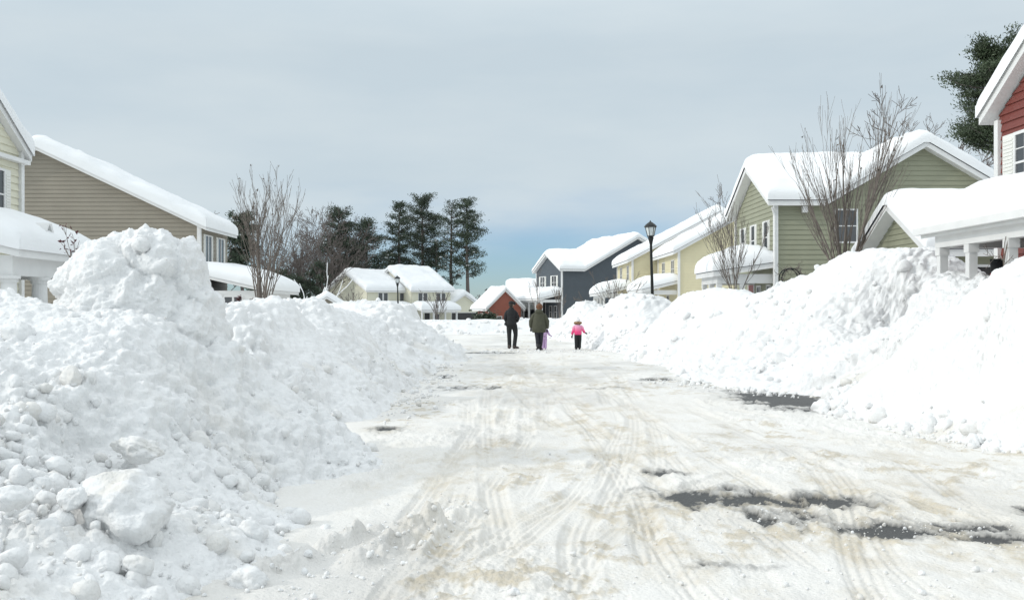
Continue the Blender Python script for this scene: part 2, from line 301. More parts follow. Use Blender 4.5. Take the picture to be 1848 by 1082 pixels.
def road_field(x, y):
    near = np.clip(9/y, .25, 1)
    z = .035*fbm(x*.35, y*.25, 3, 5) + .016*fbm(x*2.6, y*2.2, 4, 9)
    crust = sst(.0, .5, fbm(x*.9+3, y*.5, 3, 22))  # areas of churned crust
    z = z + crust*(.042*billow(x*3.2, y*2.6, 5, 31, .65)+.01)+.009*billow(x*11, y*8, 3, 35, .6)*(.3+crust)+.004*cells(x*16, y*12, 36)
    tr = np.zeros_like(x); tb = np.zeros_like(x)
    for (tx, ty, w) in TRK:
        sel = (x > tx.min()-.4) & (x < tx.max()+.4) & (y > ty.min()-.4) & (y < ty.max()+.4)
        xs, ys = x[sel], y[sel]; bd = np.full(xs.shape, 9.); sd = np.zeros_like(bd); al = np.zeros_like(bd); acc = 0
        for i in range(len(tx)-1):
            ax, ay, bx, by = tx[i], ty[i], tx[i+1], ty[i+1]; ex, ey = bx-ax, by-ay; l = math.hypot(ex, ey)
            if l < 1e-6: continue
            t = np.clip(((xs-ax)*ex+(ys-ay)*ey)/l/l, 0, 1); qx, qy = xs-ax-t*ex, ys-ay-t*ey; d = np.hypot(qx, qy); s_ = np.sign(ex*qy-ey*qx)*d
            m = d < bd; bd[m] = d[m]; sd[m] = s_[m]; al[m] = (acc+t*l)[m]; acc += l
        inside = 1-sst(w*.85, w*1.15, bd)
        rib = .5+.5*np.cos(sd/w*math.pi*3.6); lug = .5+.5*np.sign(np.sin(al*2*math.pi/.09+np.sign(sd)*1.2+sd*20))
        depth = -.016*inside*(.25+.75*rib*(.6+.4*lug)) + .006*np.exp(-((bd-w*1.3)/.045)**2)
        fade = np.clip(.45+1.6*fbm(xs*1.1, ys*.9, 3, int(tx[0]*10) % 50+3), .0, 1)
        tr[sel] += depth*fade; tb[sel] = np.maximum(tb[sel], inside*fade)
    z = z*(1-.6*tb)+tr
    b = np.zeros_like(x)
    for (cx, cy, rx, ry, a) in BARE: b = np.maximum(b, a*np.exp(-((x-cx)/rx)**2-((y-cy)/ry)**2))
    for (ax, ay, bx, by, h_) in ((-1.36, 5.7, -.95, 6.5, .07), (-.95, 6.5, -.5, 6.9, .06), (-.85, 6.0, -.45, 6.9, .06), (-.45, 6.9, -.2, 7.6, .04), (-1.3, 8.2, -1.0, 9.4, .05)):
        ex, ey = bx-ax, by-ay; t = np.clip(((x-ax)*ex+(y-ay)*ey)/(ex*ex+ey*ey), 0, 1); dd_ = np.hypot(x-ax-t*ex+.06*fbm(x*3, y*3, 2, 5), y-ay-t*ey); z = z+h_*np.exp(-(dd_/.10)**2)*(.3+1.3*cells(x*7, y*7, 12)+.5*billow(x*12, y*12, 3, 5))
    wn = 1.0*fbm(x*2.6, y*1.6, 3, 77, .6)+1.5*fbm(x*8, y*3.4, 4, 78, .75)
    bare = sst(.47, .72, b+.5*wn-.05*tb)*np.clip(b*6, 0, 1)
    z = z*(1-bare)+(-.006)*bare; z = z+.008*np.exp(-((b+.42*wn-.40)/.12)**2)*np.clip(b*5, 0, 1)*billow(x*9, y*7, 2, 3)
    thin = .55*sst(.0, .6, b+.45*wn)*np.clip(b*4, 0, 1); bare = np.maximum(bare, thin)
    slush = np.zeros_like(x)
    for (cx, cy, rx, ry, a) in ((2.6, 7.5, 1.7, 1.3, 1.25), (1.0, 10.0, 1.2, 1.6, .5), (3.4, 6.6, 1.1, .8, .9), (.6, 24, 1.6, 9, .4), (1.2, 14, 1.5, 4, .45), (-.3, 9, 1.0, 2.5, .35), (2.0, 5.6, 1.5, .6, .35), (5.9, 11.9, .8, .5, .45), (-1.2, 12.6, .5, .5, .5), (.4, 5.8, .8, .5, .35), (2.6, 12, .5, .5, .6), (4, 10.5, 1.5, 1.5, .35)):
        slush = np.maximum(slush, a*np.exp(-((x-cx)/rx)**2-((y-cy)/ry)**2))
    beige = sst(-.05, .4, fbm(x*.9, y*.55, 3, 91))*sst(.05, .4, fbm(x*4.5, y*3.4, 5, 92, .7))
    z = z+.012*beige*cells(x*9, y*7, 14)
    d = .6*beige+slush*(.15+1.9*np.clip(fbm(x*3.6, y*1.9, 5, 41, .7)+.1, 0, 1)) + .10*tb + .08*sst(-.2, .6, fbm(x*.6, y*.25, 4, 63))+.03
    z = z+.035*np.clip(slush-.3, 0, 1)*cells(x*9, y*6, 9)*np.clip(1-1.4*bare, 0, 1)*sst(-.3, .3, fbm(x*2, y*1.5, 3, 19))+.02*np.clip(slush-.4, 0, 1)*billow(x*8, y*5, 3, 29, .6)*np.clip(1-1.4*bare, 0, 1)
    cen = sst(-2.4, -.6, x)*(1-sst(4.2, 5.6, x)); bare = np.maximum(bare, cen*(.02+.2*sst(-.15, .55, fbm(x*.7, y*.35, 5, 97, .6))))
    return z, np.clip(d*1.3, 0, .9), bare
def wedge(t0, t1, nt_, y0, y1, ny):
    t = np.linspace(t0, t1, nt_); y = np.exp(np.linspace(math.log(y0), math.log(y1), ny)); T, Y = np.meshgrid(t, y); return T*Y, Y
def grid_faces(ny, nx):
    i = np.arange(ny*nx).reshape(ny, nx); return np.stack([i[:-1, :-1], i[:-1, 1:], i[1:, 1:], i[1:, :-1]], -1).reshape(-1, 4)
X, Y = wedge(-.62, .62, 900, 2.6, 64, 820)
Z, D, B = road_field(X, Y)
Z = Z+ground_z(Y)
ro = npmesh('road', np.stack([X, Y, Z], -1).reshape(-1, 3), grid_faces(*X.shape), 'packed_snow', attrs={'dirt': D.ravel(), 'bare': B.ravel()})
tag(ro, kind='structure')
# snow field: one sheet to the horizon, yards about 0.8 m deep, lower under the cleared road
xs = np.concatenate([-np.geomspace(1400, 40, 26), np.linspace(-38, 38, 153), np.geomspace(40, 1400, 26)])
ys = np.concatenate([np.linspace(-60, 2, 20), np.linspace(2.5, 66, 128), np.geomspace(67, 2200, 60)])
X, Y = np.meshgrid(xs, ys)
road_m = sst(-6.2, -4.4, X)*(1-sst(7.0, 9.0, X)); side = sst(39, 42, Y)*(1-sst(56, 60, Y))*(1-sst(-6, -4, X)); road_m = np.maximum(road_m*(1-sst(56, 61, Y)), side)
Z = ground_z(Y)+(.75+.12*fbm(X*.2, Y*.2, 3, 4)+.04*fbm(X, Y, 2, 6))*(1-road_m)-.14*road_m
Z = np.where(Y > 140, Z-.4, Z)
tag(npmesh('snow_ground', np.stack([X, Y, Z], -1).reshape(-1, 3), grid_faces(*X.shape), 'snow'), kind='structure')
# ------------------------------------------------------------------ snow banks
def tps(ctrl):
    c = np.array(ctrl, float); n = len(c); d = np.hypot(c[:, None, 0]-c[None, :, 0], c[:, None, 1]-c[None, :, 1])
    K = np.where(d > 0, d*d*np.log(np.maximum(d, 1e-9)), 0)+np.eye(n)*.02
    Pm = np.concatenate([np.ones((n, 1)), c[:, :2]], 1); A = np.block([[K, Pm], [Pm.T, np.zeros((3, 3))]]); w = np.linalg.solve(A, np.concatenate([c[:, 2], np.zeros(3)]))
    def f(x, y):
        o = w[n]+w[n+1]*x+w[n+2]*y
        for i in range(n):
            r2 = (x-c[i, 0])**2+(y-c[i, 1])**2; o = o+w[i]*.5*r2*np.log(np.maximum(r2, 1e-12))
        return o
    return f
def bank(label, ctrl, t0, t1, y0, y1, step, seed, yk=1.4, lump=(.07, 2.2), fine=.03, chunks=300, csize=(.03, .12), zlim=None, solids=(), extra=None, grime=0, clump=None, crag=.06):
    f = tps(ctrl); nx = int((t1-t0)/step)+2; ny = int(math.log(y1/y0)/step/yk)+2
    X, Y = wedge(t0, t1, nx, y0, y1, ny); H = f(X, Y)
    cap = max(c[2] for c in ctrl)+.02; H = np.minimum(H, cap); H = np.maximum(H, -1.2)
    if extra is not None: H = extra(X, Y, H)
    e = .05; gx = np.gradient(H, axis=1)/np.maximum(np.gradient(X, axis=1), 1e-6); gy = np.gradient(H, axis=0)/np.maximum(np.gradient(Y, axis=0), 1e-6)
    gx, gy = np.clip(gx, -2.5, 2.5), np.clip(gy, -2.5, 2.5); ln = np.sqrt(1+gx*gx+gy*gy)
    a, sc = lump; q = (X, Y, H*1.0)
    f_ = lambda k: (X*k, Y*k, H*k)
    zone = sst(-.3, .3, fb3(*f_(sc*.8), 2, seed+40))
    dsp = a*fb3(*f_(sc*.9), 3, seed)+crag*(fb3(*f_(sc*1.6), 5, seed+3, .6, True)-.3)*(.3+.7*zone)+fine*(cells3(*f_(sc*4), seed+8)-.4)*zone+fine*.8*(cells3(*f_(sc*9), seed+18)-.4)*(.3+.7*zone)+fine*.4*fb3(*f_(sc*14), 2, seed+5)
    gz = ground_z(Y); edge = sst(-.15, .25, H-gz); dsp = dsp*(.35+.65*edge)
    X2, Y2, Z2 = X-gx/ln*dsp, Y-gy/ln*dsp, H+dsp/ln
    V = np.stack([X2, Y2, Z2], -1).reshape(-1, 3); Fc = grid_faces(*X.shape)
    zz = (Z2-gz).ravel(); keep = zz[Fc].max(1) > -.12; Fc = Fc[keep]
    used = np.unique(Fc); mp_ = np.full(len(V), -1); mp_[used] = np.arange(len(used)); V = V[used]; Fc = mp_[Fc]
    dirt = np.zeros(len(V))
    if grime:
        gm = fbm(V[:, 0]*1.3+seed, V[:, 1]*1.3+V[:, 2], 4, seed+9); low = 1-sst(.1, 1.3, V[:, 2]-ground_z(V[:, 1])); dirt = grime*sst(.15, .55, gm)*low
    F3 = np.concatenate([Fc[:, [0, 1, 2]], Fc[:, [0, 2, 3]]])
    nb = len(V)
    for sv, sf in solids: F3 = np.concatenate([F3, sf+len(V)]); V = np.concatenate([V, sv]); dirt = np.concatenate([dirt, np.zeros(len(sv))])
    # loose clods, sunk in the surface
    P0 = V; ok = np.where((P0[:, 2] > ground_z(P0[:, 1])-.05))[0]
    wts = P0[ok, 1]**2*np.where(ok < nb, 1, .25); 
    if clump is not None: wts = wts*clump(P0[ok, 0], P0[ok, 1], P0[ok, 2])
    else: wts = wts*(.15+np.exp(-((P0[ok, 2]-.25)/.4)**2))
    wts = wts*(.1+sst(-.1, .5, fbm(P0[ok, 0]*1.5, P0[ok, 1]*1.2, 2, seed+77)))
    pick = rng.choice(ok, size=chunks, p=wts/wts.sum()); rad = csize[0]*(csize[1]/csize[0])**(rng.random(chunks)**3)
    pos = P0[pick]+np.array([0, 0, 1])*(rad*rng.uniform(-.55, .2, chunks))[:, None]+rng.normal(size=(chunks, 3))*.02
    Vs, Fs, Ds = [V], [F3], [dirt]; b = len(V)
    for sub, lo, hi in ((1, 0, .03), (2, .03, .09), (3, .09, 9)):
        m = (rad >= lo) & (rad < hi); v, fc = place_chunks(pos[m], rad[m], sub)
        if len(v): Vs.append(v); Fs.append(fc+b); b += len(v); Ds.append(np.repeat(rng.random(m.sum())**5*grime*.7, len(ICO[sub][0])))
    V = np.concatenate(Vs); D = np.concatenate(Ds)
    o = npmesh('snow_bank', V, np.concatenate(Fs), 'grimy_snow', attrs={'dirt': D, 'bare': np.zeros(len(V))})
    return tag(o, label, 'snow bank', 'ploughed snow banks along the street'), f
pp = lambda *q: [P(*a) for a in q]
g0 = lambda x, y, z=-.25: (x, y, z)
# near left
NL = pp((190, 590, 9.3), (300, 590, 9.4), (350, 600, 9.5), (398, 610, 9.3), (440, 680, 9.2), (540, 752, 9.3), (600, 765, 10.3), (-100, 540, 8.6), (0, 572, 8.4), (60, 548, 8.8), (100, 570, 8.7), (330, 620, 8.8), (230, 590, 8.6),
        (250, 700, 7.8), (100, 700, 7.3), (400, 770, 8.4), (300, 880, 6.9), (100, 850, 6.2), (0, 800, 6.0), (0, 1000, 5.0), (200, 1020, 5.1), (-200, 900, 5.2), (500, 870, 8.5), (-300, 700, 6.5), (-300, 1000, 4.2), (330, 940, 6.2), (180, 900, 6.0))
NL += [g0(-.75, 10.2), g0(-.7, 8.6), g0(-.95, 7.3, -.12), g0(-1.15, 6.2, -.1), g0(-1.35, 5.3, -.12), g0(-1.3, 4.2), g0(-1.4, 3.0), g0(-1, 11.6), g0(-2.4, 12.4, -.1), (-3.5, 11.9, .05), (-5, 11.9, .25), (-7, 11, .7), (-3.2, 10.9, .8), (-2.3, 10.9, .25), (-7, 8.5, 1.5), (-3, 3, .6), g0(-.2, 9, -.5), g0(-.2, 6, -.6), g0(-.2, 4, -.6)]
def solid(centre, blobs, sub, seed, amp=(.10, .10, .035), k=.16):
    # star-shaped smooth union of ellipsoids, roughened by 3-D noise
    bm = bmesh.new(); bmesh.ops.create_icosphere(bm, subdivisions=sub, radius=1); v = np.array([x.co[:] for x in bm.verts]); f = np.array([[x.index for x in q.verts] for q in bm.faces]); bm.free()
    c = np.array(centre); R_ = np.zeros(len(v))
    for (bx, by, bz, rx, ry, rz) in blobs:
        rr = np.array([rx, ry, rz]); o = (c-np.array([bx, by, bz]))/rr; d = v/rr; A = (d*d).sum(1); B_ = d@o; C_ = (o*o).sum()-1; D = np.maximum(B_*B_-A*C_, 0); t = np.where(B_*B_-A*C_ > 0, (-B_+np.sqrt(D))/A, 0); t = np.maximum(t, 0)
        R_ = np.logaddexp(R_/k, t/k)*k
    p = c+v*R_[:, None]; x, y, z = p.T
    n = amp[0]*fb3(x*2.2, y*2.2, z*2.2, 3, seed)+amp[1]*fb3(x*4, y*4, z*4, 5, seed+4, .6, True)+amp[2]*(cells3(x*9, y*9, z*9, seed+7)-.2)*sst(-.2, .3, fb3(x*2, y*2, z*2, 2, seed+9))+.3*amp[2]*fb3(x*22, y*22, z*22, 3, seed+11)
    return p+v*n[:, None], f
E9 = lambda px, py, Yd, rx, ry, rz: (*P(px, py, Yd), rx, ry, rz)
CROWN = solid(P(250, 560, 9.6), [E9(285, 478, 9.5, .26, .38, .27), E9(215, 500, 9.55, .28, .38, .27), E9(165, 515, 9.6, .15, .3, .17), E9(322, 512, 9.6, .12, .3, .28), E9(258, 535, 9.5, .38, .40, .34), E9(196, 565, 9.5, .34, .4, .34), E9(262, 590, 9.6, .56, .6, .48), E9(338, 610, 9.5, .24, .4, .40)], 7, 301, amp=(.09, .09, .045))
bank('towering near pile of broken snow blocks at the left, crowned by a tall slab', NL, -.66, -.05, 2.9, 12.6, .00155, 11, lump=(.17, 1.3), fine=.06, chunks=5200, csize=(.012, .10), solids=[CROWN], grime=.35, crag=.13,
     clump=lambda x, y, z: (.04+np.exp(-((z-.35)/.42)**2))*np.where((y > 8.4) & (x > -2.9), .22, 1)*np.where(z > 1.1, .35, 1))
# left bank further on
SL = pp((395, 600, 13.7), (450, 590, 13.8), (430, 557, 14.8), (500, 547, 16.5), (560, 550, 18.5), (600, 560, 20.5), (650, 563, 24), (720, 570, 29), (760, 583, 33), (785, 603, 36.5), (500, 640, 14.2), (560, 700, 13.8), (620, 650, 17), (680, 620, 22), (740, 620, 28), (560, 620, 17))
SL += [g0(-2.0, 13.2, -.05), g0(-1.65, 15, -.05), g0(-1.7, 19.2, -.05), g0(-2.0, 26, -.05), g0(-2.4, 33, -.05), g0(-2.4, 38.5), g0(-1.2, 17, -.4), g0(-1, 24, -.4), g0(-1, 33, -.4), g0(-1.5, 12, -.35), g0(-2.6, 11.6, -.3), g0(-4, 11.6, -.3), (-7, 15, 1.1), (-8, 20, 1.2), (-8, 27, 1.1), (-8, 34, .9), g0(-4, 40), g0(-7, 41), g0(-9, 38, .4), (-3.3, 12.7, .05), (-4.1, 12.7, .15), (-2.6, 12.9, -.02), (-5.4, 12.8, .4), (-5.0, 16.2, 1.15), (-5.4, 18.5, 1.25), (-5.8, 22, 1.25), (-5.6, 26, 1.15), (-5.3, 31, 1.0)]
bank('long rounded snow bank behind the towering pile, on the left roadside', SL, -.6, -.02, 11.4, 41, .0016, 23, lump=(.2, 1.0), fine=.09, chunks=1500, csize=(.02, .13), grime=.3, crag=.19)
# right near
RN = pp((1560, 700, 14.5), (1620, 650, 14.0), (1700, 595, 13.5), (1780, 548, 13.0), (1848, 492, 12.6), (1950, 455, 12.6), (1750, 705, 12.4), (1848, 655, 11.8), (1848, 745, 11.2), (2050, 600, 11.2), (2100, 455, 12.6))
RN += [g0(4.95, 15.4, -.05), g0(5.1, 13.4, -.04), g0(5.25, 12.0, -.04), g0(5.55, 10.6, -.04), g0(6.2, 9.3, -.05), g0(7.2, 8.3), g0(4.4, 15.5, -.4), g0(4.4, 13, -.5), g0(4.9, 10, -.5), g0(6.2, 7.6, -.5), (5.7, 16.6, .1), (7.5, 16.5, 1.3), (9.5, 15.5, 1.4), (6.4, 15.4, .9)]
bank('smooth steep snow pile at the right edge of the street, nearest on that side', RN, .26, .85, 7.4, 17.6, .0017, 37, lump=(.26, 1.0), fine=.06, chunks=1500, csize=(.02, .16), grime=.45, crag=.11,
     clump=lambda x, y, z: np.exp(-((z-.04)/.13)**2)+.012)
# right main
RM = pp((1203, 578, 31), (1225, 545, 30), (1290, 532, 28.5), (1345, 536, 27.5), (1400, 526, 26), (1450, 505, 24.5), (1500, 478, 23.5), (1560, 460, 22.5), (1625, 478, 20.5), (1690, 508, 17.6), (1750, 516, 16.2), (1800, 520, 15.6), (1900, 515, 15), (1300, 610, 25), (1400, 610, 22.3), (1500, 600, 20.3), (1620, 600, 20), (1200, 605, 29), (1160, 615, 31))
RM += [g0(4.15, 32.6, -.05), g0(4.1, 27, -.05), g0(3.75, 21.6, -.05), g0(4.3, 19.7, -.05), g0(5.05, 18.2, -.05), g0(6.0, 16.9, -.05), g0(6.3, 15.6, .3), g0(6.6, 14.4, .3), (9.6, 16.5, 1.3), (10.5, 20, 1.5), g0(3.5, 33.5), g0(3.2, 27, -.4), g0(2.9, 21, -.4), g0(4.4, 17.6, -.5), g0(6, 16.2, -.5), (8.5, 29, 1.2), (10, 26, 1.2), (12, 24, 1.2), (13, 21, 1.5), (6.2, 34, 1.0), g0(4.6, 34.3, .2), (9.4, 18.5, 1.4)]
bank('big ridge of tumbled snow on the right roadside, in front of the green house', RM, .10, .66, 14.2, 35,   .0014, 51, yk=.75, lump=(.28, .8), fine=.09, chunks=2000, csize=(.025, .18), grime=.12, crag=.20,
     clump=lambda x, y, z: .6+.8*np.exp(-((z-.2)/.4)**2))
# right mound beside the girl
RQ = pp((1080, 562, 38.2), (1100, 545, 38.3), (1138, 529, 38), (1172, 538, 37.3), (1190, 565, 36.5), (1110, 590, 36.8), (1150, 590, 35.6), (1085, 600, 37.2))
RQ += [g0(3.35, 37.3, -.05), g0(3.9, 35.6, -.05), g0(4.6, 34.4, -.05), g0(5.6, 34.3, .2), g0(2.9, 38.4), g0(3.1, 41, .0), g0(4.6, 41.5, .4), g0(7, 40, .8), g0(7, 36, .8), g0(2.4, 37), g0(3.8, 33.6, -.4)]
bank('rounded snow mound on the right beside the child in pink', RQ, .06, .2, 33, 42.5, .0012, 67, lump=(.12, 1.2), fine=.06, chunks=700, csize=(.03, .2), crag=.12)
RF = pp((1022, 575, 48), (1036, 556, 48), (1045, 543, 48.2), (1062, 543, 48.4), (1075, 553, 48), (1095, 556, 47.5), (1040, 590, 46.5), (1000, 590, 48.5))
RF += [g0(2.9, 45.6, -.05), g0(3.6, 44.2, -.05), g0(4.6, 43, -.05), g0(2.2, 47.6), g0(2.3, 50, .2), g0(4, 52, .8), g0(6, 50, 1), g0(6, 45, .8), g0(3, 43.2, -.4), g0(1.4, 48, -.4)]
bank('blocky snow mound behind the child in pink, in front of the slate blue house', RF, .03, .16, 42.5, 53, .0012, 71, lump=(.12, 1.4), fine=.06, chunks=400, csize=(.04, .2), crag=.14)
FB = [(x, 59.2, z-.42) for x, z in ((-22, 1.1), (-18, .9), (-14, 1.05), (-11, .95), (-8, 1.1), (-5.5, .98), (-3.5, 1.15), (-1.5, 1.12), (.5, 1.25), (2.2, 1.3), (3.8, 1.35), (6, 1.4))]
FB += [(x, 60.8, .55) for x in range(-24, 9, 4)]+[(x, 58.0, .2) for x in range(-24, 6, 4)]+[(x, 57, -.08) for x in range(-24, 6, 3)]+[(x, 56, -.4) for x in range(-24, 6, 4)]+[(5, 54.5, .3), (5, 57, 1.1)]
bank('low crumbly snow bank running across the far end of the street', FB, -.36, .1, 55.5, 62, .0013, 83, lump=(.12, .9), fine=.05, chunks=1200, csize=(.04, .22), crag=.13)
# single big blocks that lie loose
def boulder(px, py, Yd, r, label, seed, sub=5, dirt=.2, name='snow_block', sink=0):
    x, y, z = P(px, py, Yd); v, f = chunk_shape(sub, seed, 10, .22)
    n = 1+.10*billow(v[:, 0]*2.2+seed, v[:, 1]*2.2+v[:, 2]*2, 4, seed, .6)+.04*fbm(v[:, 0]*9, v[:, 1]*9+v[:, 2]*8, 3, seed)
    v = v*n[:, None]; v = v*np.array(r)*(1 if r[0] > .3 or py > 1040 else .72); z -= 0 if py > 1040 else r[2]*.25; d = dirt*sst(.1, .5, fbm(v[:, 0]*4, v[:, 1]*4+v[:, 2]*4, 3, seed))
    o = npmesh(name, v, f, 'grimy_snow', attrs={'dirt': d, 'bare': d*0}); o.location = (x, y, z)
    return tag(o, label, 'snow block', 'loose blocks of snow at the foot of the near pile')
boulder(222, 905, 5.75, (.33, .30, .26), 'largest boulder of snow, low in the near left pile', 5, dirt=.3)
boulder(245, 800, 6.8, (.29, .24, .15), 'slightly grimy crag of snow just above the largest snow boulder', 12, dirt=.2)
boulder(450, 1050, 5.55, (.12, .11, .10), 'loose snow lump alone on the road at the bottom left', 23, sub=4)
boulder(455, 950, 6.4, (.15, .14, .16), 'upright snow block at the road side of the near left pile', 31, sub=4)
boulder(90, 955, 5.2, (.13, .12, .13), 'round snow block left of the largest boulder', 44, sub=4)
boulder(135, 890, 5.5, (.12, .14, .12), 'small snow block touching the left side of the largest boulder', 48, sub=4)
boulder(180, 690, 7.6, (.22, .2, .17), 'tilted snow block on the upper slope of the near left pile', 53, sub=4, dirt=.3)
boulder(30, 600, 7.9, (.24, .2, .18), 'snow block at the left picture edge, high on the near pile', 58, sub=4)
boulder(580, 770, 9.8, (.24, .2, .16), 'snow block standing at the far foot of the near left pile', 61, sub=4)
boulder(20, 890, 5.2, (.14, .12, .12), 'snow block at the left picture edge, level with the largest boulder', 66, sub=4)
boulder(385, 1000, 5.9, (.11, .1, .08), 'flat snow block between the largest boulder and the lone lump', 69, sub=4)
boulder(250, 1010, 5.2, (.12, .1, .09), 'snow block just below the largest boulder', 75, sub=4)
# crumbs on the road
cx = []; cr_ = []
for (a, b, n, s, r0, r1) in (((-1.0, 6.2), (-.2, 7.9), 120, .2, .006, .03), ((-1.3, 5.2), (-.6, 6.4), 110, .25, .006, .03), ((1.0, 6.4), (2.6, 7.5), 160, .4, .004, .016), ((2.4, 7.0), (3.6, 6.6), 160, .35, .004, .02), ((.2, 9), (1.0, 10.5), 60, .4, .005, .018), ((5.0, 15), (5.4, 11), 160, .25, .01, .06), ((-1.4, 13.5), (-1.7, 30), 320, .3, .015, .07), ((3.4, 21), (5.2, 17.5), 200, .3, .015, .07), ((0, 5.2), (3, 5.4), 150, .4, .006, .03), ((-.5, 34.5), (3.5, 35.5), 160, .5, .02, .06)):
    t = rng.random(n)[:, None]; p = np.array(a)*(1-t)+np.array(b)*t+rng.normal(size=(n, 2))*s; cx.append(p); cr_.append(r0*(r1/r0)**(rng.random(n)**2.5))
cx = np.concatenate(cx); cr_ = np.concatenate(cr_); zr, dr, br = road_field(cx[:, 0], cx[:, 1])
v, f = place_chunks(np.column_stack([cx, zr+cr_*.3]), cr_, 2)
dd = np.repeat(np.clip(dr*1.1, 0, .8)*rng.random(len(cr_)), len(ICO[2][0]))
tag(npmesh('snow_crumbs', v, f, 'grimy_snow', attrs={'dirt': dd, 'bare': dd*0}), 'small crumbs of snow scattered over the packed road', 'snow crumbs', kind='stuff')
